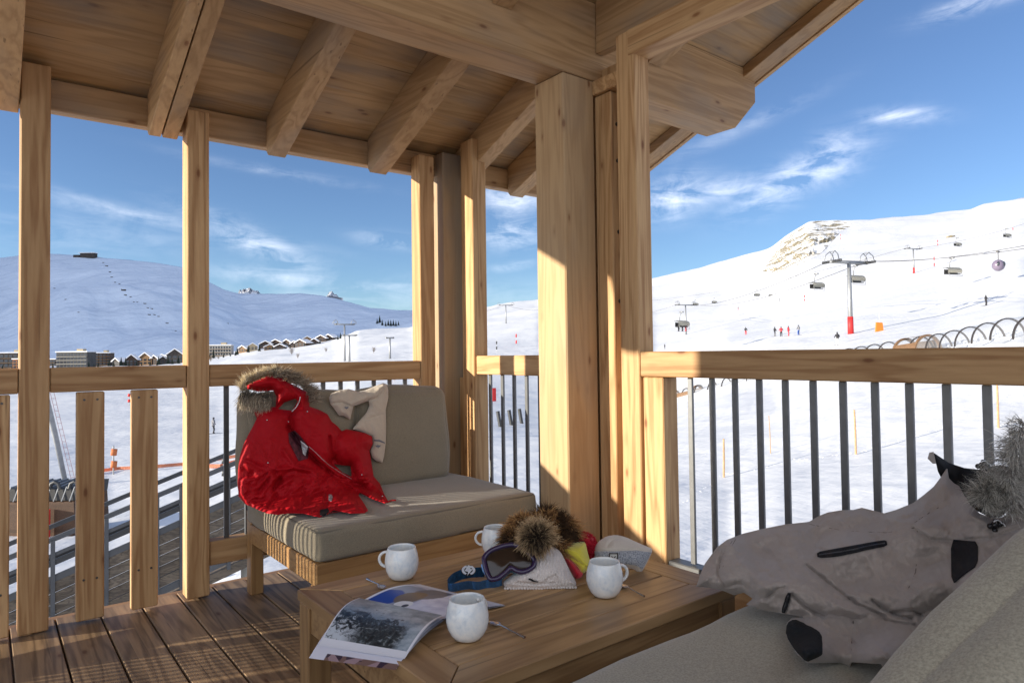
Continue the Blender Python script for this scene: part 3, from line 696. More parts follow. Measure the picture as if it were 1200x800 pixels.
# added bright fill in the unseen sky behind the camera, lightens shaded faces
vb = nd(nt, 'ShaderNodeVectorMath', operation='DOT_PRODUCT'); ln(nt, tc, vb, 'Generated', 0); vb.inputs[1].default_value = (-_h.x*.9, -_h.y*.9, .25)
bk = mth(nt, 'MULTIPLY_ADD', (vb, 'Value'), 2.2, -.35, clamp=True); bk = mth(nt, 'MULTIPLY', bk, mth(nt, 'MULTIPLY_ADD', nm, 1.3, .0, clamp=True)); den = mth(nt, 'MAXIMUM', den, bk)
hsv = nd(nt, 'ShaderNodeHueSaturation', i_Hue=.506, i_Saturation=.98, i_Value=.70); ln(nt, skyn, hsv, 0, 'Color')
CLOUD_FILL = mixc(nt, den, (hsv, 0), (5.8, 6.0, 6.5)); ln(nt, CLOUD_FILL, bg, 2, 0)
bg.inputs[1].default_value = .15
scene.view_settings.view_transform = 'Standard'; scene.view_settings.look = 'None'; scene.view_settings.gamma = 1; scene.view_settings.use_curve_mapping = False
scene.view_settings.exposure = 0.90
scene.cycles.use_denoising = True
scene.cycles.max_bounces = 8; scene.cycles.diffuse_bounces = 4
# ------------------------------------------------------------------ soft things, mugs, magazine
def vnoise(x, y, seed=0):
    xi, yi = np.floor(x).astype(int), np.floor(y).astype(int); fx, fy = x-xi, y-yi
    fx = fx*fx*(3-2*fx); fy = fy*fy*(3-2*fy)
    def h(a, b):
        n = (a*374761393+b*668265263+seed*974711) & 0x7fffffff; n = ((n ^ (n >> 13))*1274126177) & 0x7fffffff; return ((n ^ (n >> 16)) & 0xffff)/65535.0
    return (h(xi, yi)*(1-fx)+h(xi+1, yi)*fx)*(1-fy)+(h(xi, yi+1)*(1-fx)+h(xi+1, yi+1)*fx)*fy
def fbm(x, y, seed=0, o=4):
    a, s, t = .5, 0, 0
    for k in range(o): s = s+a*vnoise(x*2**k, y*2**k, seed+k*17); t += a; a *= .5
    return s/t
def inp(X, Y, P):
    c = np.zeros(X.shape, bool); n = len(P); j = n-1
    for i in range(n):
        yi, yj, xi, xj = P[i][1], P[j][1], P[i][0], P[j][0]
        if yi != yj: c ^= ((yi > Y) != (yj > Y)) & (X < (xj-xi)*(Y-yi)/(yj-yi)+xi)
        j = i
    return c
def snap(x, y, P):
    best = None
    for i in range(len(P)):
        ax, ay = P[i]; bx, by = P[(i+1) % len(P)]; vx, vy = bx-ax, by-ay; L = vx*vx+vy*vy+1e-9
        t = max(0, min(1, ((x-ax)*vx+(y-ay)*vy)/L)); qx, qy = ax+t*vx, ay+t*vy; d = math.hypot(x-qx, y-qy)
        if best is None or d < best[0]: best = (d, qx, qy)
    return best
def sm(P, it=1):
    for _ in range(it):
        Q = []
        for i in range(len(P)):
            a, b = P[i], P[(i+1) % len(P)]; Q += [(a[0]*.8+b[0]*.2, a[1]*.8+b[1]*.2), (a[0]*.2+b[0]*.8, a[1]*.2+b[1]*.8)]
        P = Q
    return P
def rays(X, Y):
    a = np.array(_f)[None]+np.outer((X-PCX)/FPX, np.array(_Rt))+np.outer((PCY-Y)/FPX, np.array(_U)); return a
EY = np.array(EYE)
def s_plane(P0, n):
    P0, n = np.array(P0), np.array(n)
    return lambda X, Y: ((P0-EY)@n)/(rays(X, Y)@n)
def smin(a, b, k=.05):
    h = np.clip(.5+.5*(b-a)/k, 0, 1); return b*(1-h)+a*h-k*h*(1-h)
def pillow(name, outline, sfun, tfun, m, parent=None, holes=(), step=1.2, back=.004, backfac=0.0, origin=None):
    """cloth lump: the outline closes a front sheet lifted by tfun off the support and a back sheet lying on it"""
    xs = [p[0] for p in outline]; ys = [p[1] for p in outline]
    gx = np.arange(min(xs)-step, max(xs)+step*2, step); gy = np.arange(min(ys)-step, max(ys)+step*2, step)
    CX, CY = np.meshgrid((gx[:-1]+gx[1:])/2, (gy[:-1]+gy[1:])/2, indexing='ij')
    ins = inp(CX.ravel(), CY.ravel(), outline)
    for h in holes: ins &= ~inp(CX.ravel(), CY.ravel(), h)
    ins = ins.reshape(CX.shape); used = {}; cells = np.argwhere(ins); cnt = {}
    for i, j in cells:
        for k in ((i, j), (i+1, j), (i+1, j+1), (i, j+1)): cnt[k] = cnt.get(k, 0)+1
    keys = list(cnt); X = np.array([gx[k[0]] for k in keys]); Y = np.array([gy[k[1]] for k in keys]); loops = [outline]+list(holes)
    bnd = np.array([cnt[k] < 4 for k in keys])
    for q in np.nonzero(bnd)[0]:
        b = min((snap(X[q], Y[q], L) for L in loops), key=lambda t: t[0])
        if b[0] < step*1.6: X[q], Y[q] = b[1], b[2]
    t = tfun(X, Y); S = sfun(X, Y); Rv = rays(X, Y); L = np.linalg.norm(Rv, axis=1)
    F = EY+Rv*(S-(t+back)/L)[:, None]; B = EY+Rv*(S+(t*backfac)/L)[:, None]
    n = len(keys); ix = {k: i for i, k in enumerate(keys)}; faces = []; ec = {}
    for i, j in cells:
        f = [ix[(i, j)], ix[(i+1, j)], ix[(i+1, j+1)], ix[(i, j+1)]]
        faces.append(f); faces.append([v+n for v in f[::-1]])
        for a, b in zip(f, f[1:]+f[:1]): ec[(a, b)] = 1
    for (a, b) in list(ec):
        if (b, a) not in ec: faces.append([b, a, a+n, b+n])
    me = bpy.data.meshes.new(name); me.from_pydata(np.concatenate([F, B]).tolist(), [], faces); me.update()
    bm = NB(); bm.from_mesh(me); bmesh.ops.recalc_face_normals(bm, faces=bm.faces[:]); bm.to_mesh(me); bm.free()
    uv = me.uv_layers.new(name='UVMap'); px = np.concatenate([X, X]); py = np.concatenate([Y, Y])
    li = np.empty(len(me.loops), int); me.loops.foreach_get('vertex_index', li); u = np.empty(len(li)*2)
    u[0::2] = px[li]/100; u[1::2] = py[li]/100; uv.data.foreach_set('uv', u)
    o = link(name, me, m, parent, origin); allsmooth(o); return o
def prof(X, Y, P, T, w, p=1.0):
    d = pdist(X, Y, P); i = inp(X, Y, P); return np.where(i, T*(1-np.exp(-(d/w)**p)), 0)
def crease(X, Y, line, A, w):
    return A*np.exp(-(pdist(X, Y, line, False)/w)**2)
def folds(X, Y, ang, sc, seed, st=4.0):
    a = R(ang); u = X*math.cos(a)+Y*math.sin(a); v = -X*math.sin(a)+Y*math.cos(a)
    wx = (fbm(X*.03, Y*.03, seed+50)-.5)*30; wy = (fbm(X*.03, Y*.03, seed+90)-.5)*30
    n = fbm((u+wx)/(sc*st), (v+wy)/sc, seed, 3); return 1-np.abs(n*2-1)*2.2
def ribbon(name, pts, width, up, m, parent, thick=.0015):
    bm = NB(); pr = None
    for p, u in zip(pts, up):
        p, u = Vector(p), Vector(u).normalized()*width/2
        vs = [bm.verts.new(p+u), bm.verts.new(p-u)]
        if pr: bm.faces.new((pr[0], pr[1], vs[1], vs[0]))
        pr = vs
    bmesh.ops.solidify(bm, geom=bm.faces[:], thickness=thick); o = link(name, bm, m, parent); allsmooth(o); return o
# --- fur
def furmat(name, rough=.75):
    m, nt, p = mat(name); a = nd(nt, 'ShaderNodeVertexColor', layer_name='col'); ln(nt, a, p); p.inputs['Roughness'].default_value = rough
    p.inputs['Specular IOR Level'].default_value = .25; return m
FUR = furmat('fur')
def fur(name, emit, length, colf, parent, wid=.0011, seg=3, seed=1, curl=.35, drop=.25, clump=0.0):
    rnd = random.Random(seed); V, F, C = [], [], []
    for (p, n) in emit:
        p, n = Vector(p), Vector(n).normalized()
        cv = mnoise.noise_vector(p*48)*1.5+mnoise.noise_vector(p*110)*.7
        d = (n+cv*curl+Vector((rnd.gauss(0, curl), rnd.gauss(0, curl), rnd.gauss(0, curl)-drop*.6))*.45).normalized()
        L = length*rnd.uniform(.35, 1.2)*(1+.35*mnoise.noise(p*70)); s = d.cross(Vector((rnd.gauss(0, 1), rnd.gauss(0, 1), rnd.gauss(0, 1)))).normalized(); bend = Vector((rnd.gauss(0, .3), rnd.gauss(0, .3), rnd.gauss(0, .25)-drop-.2))+mnoise.noise_vector(p*60+Vector((9, 9, 9)))*.9
        c0, c1 = colf(p, rnd); base = len(V)
        for k in range(seg+1):
            t = k/seg; q = p+d*L*t+bend*L*t*t*.5; w_ = wid*(1-t*.85)*rnd.uniform(.8, 1.2)
            cc = tuple(a*(1-t)+b*t for a, b in zip(c0, c1))
            V += [q+s*w_, q-s*w_]; C += [cc, cc]
            if k: F.append((base+2*k-2, base+2*k-1, base+2*k+1, base+2*k))
    me = bpy.data.meshes.new(name); me.from_pydata([tuple(v) for v in V], [], F); me.update()
    ca = me.color_attributes.new('col', 'FLOAT_COLOR', 'POINT'); ca.data.foreach_set('color', np.array([(*c, 1) for c in C], dtype=np.float32).ravel())
    return link(name, me, FUR, parent)
def blob(name, c, rad, m, parent=None, nz=.12, seed=0, sub=4):
    bm = NB(); bmesh.ops.create_icosphere(bm, subdivisions=sub, radius=1)
    for v in bm.verts:
        k = 1+nz*mnoise.noise(v.co*1.7+Vector((seed, 0, 0))); v.co = Vector((v.co.x*rad[0], v.co.y*rad[1], v.co.z*rad[2]))*k+Vector(c)
    return allsmooth(link(name, bm, m, parent))
def emit_from(o, n, seed=0, filt=None):
    rnd = random.Random(seed); W_ = wloc(o); me = o.data; pol = [f for f in me.polygons]; ar = [f.area for f in pol]; out = []
    ch = rnd.choices(pol, weights=ar, k=n)
    for f in ch:
        vs = [me.vertices[i].co for i in f.vertices]; r = [rnd.random()**.8 for _ in vs]; s = sum(r); p = sum((v*(k/s) for v, k in zip(vs, r)), Vector())+W_
        if filt is None or filt(p, f.normal): out.append((p, f.normal.copy()))
    return out
# --- cloth materials
def cloth(name, col, rough=.7, var=.12, sheen=.3, scale=400, bump=.3, spec=.3, layer=None):
    m, nt, p = mat(name); tc = nd(nt, 'ShaderNodeTexCoord')
    n1 = nd(nt, 'ShaderNodeTexNoise', i_Scale=scale, i_Detail=2.0); ln(nt, tc, n1, 3, 0)
    n2 = nd(nt, 'ShaderNodeTexNoise', i_Scale=14.0, i_Detail=5.0, i_Roughness=.6); ln(nt, tc, n2, 3, 0)
    a = mth(nt, 'MULTIPLY_ADD', n1, .5, mth(nt, 'MULTIPLY', n2, .5))
    rp = ramp(nt, [(.3, tuple(c*(1-var) for c in col)), (.7, tuple(min(1, c*(1+var)) for c in col))]); ln(nt, a, rp); ln(nt, rp, p)
    p.inputs['Roughness'].default_value = rough; p.inputs['Specular IOR Level'].default_value = spec; p.inputs['Sheen Weight'].default_value = sheen
    b = nd(nt, 'ShaderNodeBump', i_Strength=bump, i_Distance=.002); nt.links.new(a.outputs[0], b.inputs['Height'])
    b2 = nd(nt, 'ShaderNodeBump', i_Strength=bump*.8, i_Distance=.006); ln(nt, n2, b2, 0, 'Height'); nt.links.new(b.outputs[0], b2.inputs['Normal']); nt.links.new(b2.outputs[0], p.inputs['Normal'])
    return m
RED = cloth('red_shell', (.40, .003, .009), .66, .10, .0, spec=.2, bump=.2); BEI = cloth('beige_fleece', (.52, .44, .34), .95, .1, .5, 250)
GRY = cloth('grey_shell', (.335, .285, .25), .72, .07, .25); BLK = cloth('black_fabric', (.012, .012, .014), .8, .3, .0); KNB = cloth('black_knit', (.014, .016, .018), .95, .4, .0, 300, .8)
WHT = plain('white_plastic', (.8, .8, .8), .35); LIN = cloth('patterned_lining', (.09, .02, .03), .6, .9, 0, 60)
SIL = plain('silver_metal', (.62, .62, .63), .25, 1.0)
# ---------------- red jacket
rj = empty('red_jacket', onz(350, 600, .44), 'bright red hooded ski jacket with brown fur trim thrown over the armchair', 'jacket')
bk = s_plane((1.3, 2.835, .64), (0, -.9945, .1045)); st_ = s_plane((0, 0, .440), (0, 0, 1))
def rj_s(X, Y): return smin(bk(X, Y), st_(X, Y), .10)
rj_out = [(288.7, 450), (300, 446), (312.5, 440), (320, 438), (330, 440), (334, 446), (347.5, 452.5), (361, 460), (362.5, 468), (362.5, 476), (374, 480), (383.7, 485), (388.7, 493.7), (395, 498.7), (400.6, 505), (406, 502.5), (427.5, 507), (436, 511), (437, 520), (433, 527.5), (435, 540), (438, 558), (445, 566), (450.4, 579), (455, 587), (452, 590), (435, 584), (422, 577), (420, 580), (427, 590), (431.5, 598), (427, 601), (412, 601.5), (391, 597.5), (384, 602), (375, 606), (366, 604), (355.5, 601.5), (340, 601), (324.5, 603), (312, 601), (303.5, 597.5), (287, 590), (279.5, 581), (278.5, 566), (279, 550), (281, 534.5), (285, 522), (290, 511), (296, 500), (301, 490), (295, 477.5), (310, 477), (323, 476.5), (324, 464), (320, 457.5), (302.5, 458.7), (290, 456)]
rj_h1 = [(326, 479), (333, 471.5), (346, 467), (349, 470), (342, 481)]; rj_h2 = [(391, 543.5), (411, 546), (412, 558.5), (401, 553)]
hood = [(288, 449), (312, 439), (331, 439), (348, 452), (362, 459), (363, 480), (349, 484), (344, 470), (330, 472), (324, 478), (324, 463), (318, 456), (289, 457)]
body = [(294, 476), (324, 476), (342, 482), (345, 500), (360, 528), (388, 552), (415, 570), (432, 598), (412, 603), (391, 598), (372, 607), (350, 603), (324, 604), (286, 591), (277, 580), (277, 545), (284, 522), (301, 490)]
rfl = [(349, 470), (363, 475), (384, 485), (389, 494), (401, 507), (399, 530), (388, 542), (394, 550), (430, 572), (454, 588), (452, 591), (433, 584), (400, 566), (375, 548), (352, 522), (342, 505), (340, 488)]
slv = [(395, 503), (406, 501), (428, 506), (438, 511), (438, 521), (433, 528), (436, 545), (440, 560), (447, 568), (452, 582), (436, 576), (414, 566), (412, 546), (396, 543), (386, 530), (388, 512)]
pocket = [(318, 566), (330, 551), (360, 545), (392, 555), (414, 572), (426, 592), (400, 596), (360, 600), (330, 601), (308, 595), (314, 580)]
def rj_t(X, Y):
    t = prof(X, Y, body, .055, 7); t = np.maximum(t, prof(X, Y, hood, .06, 6)); t = np.maximum(t, prof(X, Y, rfl, .075, 5)); t = np.maximum(t, prof(X, Y, slv, .09, 8))
    t = np.maximum(t, prof(X, Y, pocket, .085, 9)*inp(X, Y, body)+.0)
    e = np.clip(pdist(X, Y, rj_out)/6, 0, 1)
    low = np.clip((Y-535)/25, 0, 1)
    f = folds(X, Y, 70, 16, 3, 3)*.007*(1-low)+folds(X, Y, -38, 12, 8, 3)*.022*low+folds(X, Y, -60, 7, 21, 3)*.007*low+folds(X, Y, 20, 9, 12, 3)*.002
    for L, A, w_ in (([(338, 500), (352, 522), (372, 541), (392, 556), (420, 570)], -.03, 2.2), ([(332, 528), (345, 545), (370, 556)], .018, 3), ([(316, 551), (345, 548), (368, 551)], .016, 2.5),
        ([(322, 552), (328, 562), (322, 572)], -.022, 3), ([(312, 590), (325, 572), (343, 560)], .016, 2.5), ([(325, 594), (341, 577), (356, 566)], .016, 2.5), ([(338, 596), (352, 583), (372, 570)], .013, 2.5), ([(280, 583), (300, 594), (318, 600)], .015, 3),
        ([(386, 512), (390, 540)], -.02, 2), ([(352, 482), (372, 500), (384, 530)], .008, 6), ([(395, 590), (370, 588), (350, 596)], -.018, 2), ([(378, 580), (400, 586), (425, 594)], .01, 3), ([(300, 500), (292, 530), (288, 560)], .008, 5),
        ([(414, 550), (420, 565), (430, 574)], -.014, 2.5), ([(325, 470), (322, 458), (335, 450)], .01, 3), ([(333, 446), (345, 460), (352, 478)], -.012, 2), ([(290, 540), (305, 548), (318, 551)], -.012, 3)):
        f = f+crease(X, Y, L, A, w_)
    return np.maximum(.001, t+f*e)
pillow('jacket_shell', rj_out, rj_s, rj_t, RED, rj, (rj_h1, rj_h2), step=.9)
def patch(name, poly, sf, tf, m, parent, off=.003, step=1.0):
    return pillow(name, poly, sf, lambda X, Y: tf(X, Y)+off, m, parent, step=step, back=0.0, backfac=0.0)
def thin(name, poly, sf, tf, m, parent, off=.003, step=.8):
    sf2 = lambda X, Y: sf(X, Y)-(tf(X, Y)+off*.3+.003)/np.linalg.norm(rays(X, Y), axis=1)
    return pillow(name, poly, sf2, lambda X, Y: X*0+off, m, parent, step=step, back=0.0)
thin('lining', [(338, 507), (345, 504), (352, 511), (362, 524), (361, 537), (350, 540), (344, 528), (339, 518)], rj_s, rj_t, LIN, rj, .004)
thin('label', [(352, 516), (361, 523), (358, 534), (355, 531)], rj_s, rj_t, WHT, rj, .008)
thin('cuff_patch', [(375, 597), (384, 595), (386, 599), (380, 605), (375, 603)], rj_s, rj_t, BLK, rj, .006)
thin('badge', [(385.5, 579), (388.5, 579), (390, 582), (388.5, 587), (385, 586)], rj_s, rj_t, plain('badge_grey', (.35, .35, .37), .5, var=.8, scale=500), rj, .004, .5)
def line_on(name, pts, sf, tf, rad, m, parent, off=.004):
    out = []
    for (a, b), (c, d) in zip(pts, pts[1:]):
        for k in range(6): out.append((a+(c-a)*k/6, b+(d-b)*k/6))
    out.append(pts[-1]); X = np.array([p[0] for p in out]); Y = np.array([p[1] for p in out]); S = sf(X, Y)-(tf(X, Y)+off)/np.linalg.norm(rays(X, Y), axis=1)
    P = EY+rays(X, Y)*S[:, None]; bm = NB(); tube(bm, P.tolist(), rad, 6); return allsmooth(link(name, bm, m, parent))
line_on('drawcord', [(342, 482), (347, 477), (350.5, 471), (352, 465)], rj_s, rj_t, .0022, WHT, rj, .012)
line_on('zipper', [(362, 523), (370, 530), (378, 538), (386, 545), (398, 553), (412, 561)], rj_s, rj_t, .0018, plain('zip_teeth', (.5, .25, .25), .4), rj, .006)
RSM = plain('red_seam', (.22, .002, .006), .8)
for L in ([(320, 480), (322, 510), (318, 540), (312, 560)], [(323, 480), (325, 510), (321, 540)], [(386, 508), (391, 525), (389, 541)], [(284, 560), (300, 563), (318, 560)], [(405, 505), (402, 520), (396, 535)], [(440, 566), (430, 572), (424, 570)], [(300, 446), (315, 451), (330, 450), (345, 462)], [(385, 601), (405, 598), (428, 597)], [(372, 566), (380, 575), (384, 590)]):
    line_on('seam', L, rj_s, rj_t, .0014, RSM, rj, .0012)
line_on('strap', [(447, 585), (454, 588), (459, 586), (464, 586)], rj_s, rj_t, .003, RED, rj, .006)
for (a, b) in ((360, 482), (338, 494), (424, 556), (313, 492), (448, 581), (314, 542)):
    p = EYE+ray(a, b)*float(rj_s(np.array([a]), np.array([b]))[0]-(rj_t(np.array([a*1.0]), np.array([b*1.0]))[0]+.006)/ray(a, b).length)
    bm = NB(); bmesh.ops.create_uvsphere(bm, u_segments=8, v_segments=6, radius=.0035, matrix=T(p)); allsmooth(link('snap_button', bm, SIL, rj))
def fur_band(line, sf, tf, wpx, n, seed, toff=.02, bias=None):
    rnd = random.Random(seed); out = []; L = []
    for (a, b), (c, d) in zip(line, line[1:]): L.append(math.hypot(c-a, d-b))
    for _ in range(n):
        r = rnd.random()*sum(L); i = 0
        while r > L[i]: r -= L[i]; i += 1
        (a, b), (c, d) = line[i], line[i+1]; t = r/L[i]; x, y = a+(c-a)*t, b+(d-b)*t; nx, ny = -(d-b)/L[i], (c-a)/L[i]; o_ = rnd.gauss(0, .5)*wpx
        x += nx*o_; y += ny*o_; s = float(sf(np.array([x]), np.array([y]))[0])-(toff*(1-min(1, abs(o_)/wpx)**2)+.03)/ray(x, y).length
        p = EYE+ray(x, y)*s; nrm = -ray(x, y)*.5+(_Rt*nx-_U*ny)*(o_/wpx)*1.1 if bias is None else -ray(x, y)*.35+_Rt*bias[0]+_U*bias[1]; out.append((p, nrm))
    return out
def furcol(dark, mid, light, pl=.5):
    def f(p, r):
        k = r.random(); c1 = light if k < pl else mid
        j = r.uniform(.7, 1.25); return tuple(x*j for x in dark), tuple(x*j for x in c1)
    return f
e = fur_band([(284, 458), (286, 450), (298, 444), (312, 438.5), (326, 436)], rj_s, rj_t, 3, 2600, 1, bias=(-.35, .9))
fur('fur_trim', e, .034, furcol((.25, .18, .10), (.75, .60, .38), (.95, .85, .62), .7), rj, seed=2, curl=.4, drop=.1)
e = fur_band([(320, 437), (333, 439), (348, 447), (360, 454), (366, 462), (365, 472)], rj_s, rj_t, 5, 2800, 3, bias=(.75, .5))
fur('fur_trim', e, .038, furcol((.11, .085, .06), (.38, .31, .22), (.75, .62, .45), .4), rj, seed=4, curl=.4, drop=.05)
e = fur_band([(281, 464), (288, 465), (300, 466), (312, 467), (320, 467)], rj_s, rj_t, 8, 3000, 5, bias=(-.3, -.5))
fur('fur_trim', e, .036, furcol((.06, .05, .04), (.30, .25, .18), (.80, .68, .50), .45), rj, seed=6, curl=.5, drop=.35)
# ---------------- beige scarf
sc_out = [(385.5, 466), (388, 461), (398, 457), (408, 455.5), (414, 457), (419, 459), (428, 457), (440, 452), (449, 448.5), (453.5, 450), (455, 457), (455, 466), (452, 480), (452.5, 500), (452, 520), (450, 535), (448, 542), (441, 540), (436, 536), (434, 528), (437, 520), (436, 511), (427, 507), (413, 502.5), (420, 494), (429, 484), (433, 475), (432, 469.5), (422, 473), (414, 476), (412, 484), (410.5, 491.5), (403, 487), (397, 486.5), (391, 478), (387, 473)]
def sc_t(X, Y):
    e = np.clip(pdist(X, Y, sc_out)/4, 0, 1)
    t = prof(X, Y, sc_out, .022, 3)
    f = folds(X, Y, 60, 8, 31)*.004
    for L, A, w_ in (([(390, 473), (400, 471), (411, 476)], -.014, 1.6), ([(411, 475), (425, 470), (440, 462), (450, 452)], .012, 4), ([(431, 470), (441, 466), (449, 456)], -.014, 1.7), ([(437, 472), (446, 480), (452, 484)], .006, 3), ([(422, 494), (436, 489), (452, 484)], -.005, 1.2)): f = f+crease(X, Y, L, A, w_)
    return np.maximum(.001, t+f*e)
bk2 = s_plane((1.3, 2.845, .64), (0, -.9945, .1045))
def sc_s(X, Y): return bk2(X, Y)-np.clip((440-X)/25, 0, 1)*.0
so2 = empty('beige_scarf', bk2(np.array([430.]), np.array([500.]))[0]*ray(430, 500)+EYE, 'beige fleece scarf draped over the armchair back, right of the red jacket', 'scarf')
pillow('scarf_cloth', sc_out, sc_s, sc_t, BEI, so2, step=.9)
EMB = plain('grey_embroidery', (.16, .17, .21), .9)
for k, (cx, cy, s) in enumerate(((406, 477, 1), (443, 522, 1.25))):
    bm = NB()
    o = None
    pts = [(-3, -1.2), (-1.5, .2), (-.6, -1.4), (0, .4), (.8, -1.3), (1.6, .2), (3.2, -1.6), (1.8, 1.4), (.6, 1.2), (.2, 3), (-.5, 1.2), (-1.8, 1.2)]
    thin('embroidery', [(cx+a*s, cy+b*s) for a, b in pts], sc_s, sc_t, EMB, so2, .0025, .35)
thin('embroidery', [(438.5, 515), (445, 515), (451, 518), (451, 519.5), (444, 517), (438.5, 516.5)], sc_s, sc_t, EMB, so2, .002, .4)
# ---------------- grey jacket
gj_out = [(816, 687), (820, 674), (826, 660), (840, 641), (852, 632), (870, 625), (890, 620), (920, 614), (948, 611), (960, 604), (970, 600), (985, 597.5), (1000, 597), (1010, 594.5), (1024, 598), (1036, 601), (1050, 597), (1070, 589), (1082, 580), (1094, 570), (1103, 558), (1110, 547.5), (1112, 560), (1118, 566), (1124, 569), (1130, 580), (1138, 592), (1148, 601), (1160, 606), (1174, 606), (1184, 600), (1200, 580), (1225, 560), (1250, 600), (1240, 680), (1190, 690), (1140, 745), (1040, 790), (1032, 777.6), (998, 775.5), (996, 781), (985, 776), (946, 776.5), (934, 766), (921, 745), (922, 729), (928, 724), (942, 722.5), (915, 718), (900, 716), (874, 708), (882, 701), (872, 694), (860, 697), (848, 692), (830, 688)]
A_ = [(816, 688, onz(816, 688, 0.464)), (850, 694, onz(850, 694, 0.464)), (900, 716, onz(900, 716, 0.454)), (945, 776, onz(945, 776, 0.454)), (1035, 785, onz(1035, 785, 0.464)), (930, 727, onz(930, 727, 0.454)), (1000, 720, onz(1000, 720, 0.474)),
      (830, 655, onz(830, 655, 0.514)), (890, 620, onz(890, 620, 0.564)), (960, 605, onz(960, 605, 0.594)), (1010, 595, onz(1010, 595, 0.624)), (1090, 572, onz(1090, 572, 0.674)), (1110, 548, onz(1110, 548, 0.714)), (1160, 600, onz(1160, 600, 0.674)), (1200, 580, onz(1200, 580, 0.714)), (1100, 700, onz(1100, 700, 0.514)), (1250, 620, onz(1250, 620, 0.694)), (1150, 700, onz(1150, 700, 0.554)), (1000, 660, onz(1000, 660, 0.534)), (1090, 640, onz(1090, 640, 0.574)), (1240, 690, onz(1240, 690, 0.614))]
gA = np.array([(a, b, (p-EYE).dot(_f)) for a, b, p in A_])
def idw(X, Y):
    d2 = (X[:, None]-gA[:, 0])**2+(Y[:, None]-gA[:, 1])**2+60.0; w_ = 1/d2**1.5; return (w_*gA[:, 2]).sum(1)/w_.sum(1)
gj_s = idw
gsleeve = [(921, 744), (922, 728), (942, 722), (975, 716), (1035, 722), (1070, 732), (1100, 735), (1090, 770), (1035, 780), (996, 781), (946, 777), (934, 767)]
gtors = [(816, 688), (826, 658), (852, 631), (890, 619), (948, 610), (972, 599), (1010, 594), (1036, 601), (1070, 589), (1110, 547), (1124, 569), (1140, 594), (1160, 607), (1174, 607), (1200, 580), (1260, 560), (1240, 690), (1100, 715), (1066, 728), (1035, 720), (1000, 705), (960, 722), (925, 712), (905, 700), (882, 702), (860, 697)]
gflap = [(816, 688), (826, 660), (850, 634), (880, 640), (900, 660), (930, 670), (945, 662), (985, 695), (1022, 717), (1010, 730), (970, 722), (930, 698), (915, 694), (898, 701), (880, 700), (868, 694), (850, 684), (838, 686)]
def gj_t(X, Y):
    t = prof(X, Y, gj_out, .02, 5); t = np.maximum(t, prof(X, Y, gtors, .068, 13)); t = np.maximum(t, prof(X, Y, gsleeve, .062, 9)); t = np.maximum(t, prof(X, Y, gflap, .075, 11)+.006)
    e = np.clip(pdist(X, Y, gj_out)/9, 0, 1)
    f = folds(X, Y, 35, 24, 41)*.013+folds(X, Y, -25, 14, 44, 3)*.006+folds(X, Y, 60, 9, 47, 3)*.004+(fbm(X*.12, Y*.12, 7)-.5)*.008
    for L, A, w_ in (([(945, 662), (965, 678), (985, 694), (1005, 708), (1022, 716), (1036, 722)], -.022, 2.2), ([(1022, 703), (1033, 711), (1045, 718), (1056, 722), (1068, 725)], -.02, 2), ([(1046, 717), (1058, 716), (1070, 715), (1080, 720)], -.02, 2), ([(929, 697), (945, 711), (955, 717), (966, 721)], -.018, 2),
        ([(1034, 725), (1050, 729), (1072, 732)], -.018, 1.8), ([(846, 645), (841, 672), (850, 688), (868, 683), (885, 696)], -.014, 2), ([(885, 702), (898, 701), (910, 691), (920, 688)], -.014, 1.8), ([(1070, 618), (1090, 632), (1120, 634), (1160, 630), (1195, 618)], -.014, 2.2), ([(1074, 610), (1095, 598), (1115, 590)], -.006, 2.5), ([(1040, 610), (1080, 600), (1100, 580)], .01, 10),
        ([(998, 727), (998, 775)], -.005, 1.5), ([(870, 660), (890, 680), (905, 690)], .01, 7), ([(900, 630), (930, 650), (945, 662)], .012, 12), ([(940, 625), (980, 612), (1010, 606)], .008, 6), ([(1180, 640), (1200, 625)], -.01, 2.5), ([(1138, 600), (1160, 612), (1190, 604)], .014, 6)):
        f = f+crease(X, Y, L, A, w_)
    return np.maximum(.001, t+f*e)
gj = empty('grey_jacket', onz(960, 740, .43), 'taupe grey hooded ski jacket with black zips lying on the sofa', 'jacket')
pillow('jacket_shell', gj_out, gj_s, gj_t, GRY, gj, step=1.5, backfac=.6)
lin_out = [(1094, 530), (1103, 536), (1112, 542), (1130, 548), (1148, 550), (1158, 548), (1166, 545), (1178, 545), (1190, 560), (1190, 590), (1172, 606), (1158, 605), (1140, 596), (1120, 580), (1104, 562), (1099, 552)]
def gl_s(X, Y): return gj_s(X, np.maximum(Y, 560))+.05
pillow('lining', lin_out, gl_s, lambda X, Y: prof(X, Y, lin_out, .03, 8)+folds(X, Y, 30, 9, 5)*.004, BLK, gj, step=1.3, backfac=.4)
pillow('collar_tip', [(1087, 537), (1089, 530), (1094, 529), (1097, 543), (1093, 543)], gl_s, lambda X, Y: X*0+.012, GRY, gj, step=.8)
thin('zip_pocket', sm([(957, 646.5), (975, 643), (1000, 638.5), (1025, 634), (1039, 632), (1040, 639.5), (1020, 643), (1000, 648), (980, 652), (958, 653.5)], 1), gj_s, gj_t, BLK, gj, .004, 1.2)
thin('side_panel', sm([(1114, 631.5), (1130, 633), (1146, 634), (1146, 662), (1130, 673), (1115, 686)], 1), gj_s, gj_t, BLK, gj, .004, 1.4)
thin('zip_tab', sm([(922, 694), (928, 694.5), (920.5, 718.5), (915, 717)], 1), gj_s, gj_t, BLK, gj, .006, .9)
cuff = sm([(922, 729), (930, 724.5), (945, 728), (968, 738.5), (968.5, 760), (966, 769), (954, 773.5), (945, 776), (932, 763), (920.5, 744)])
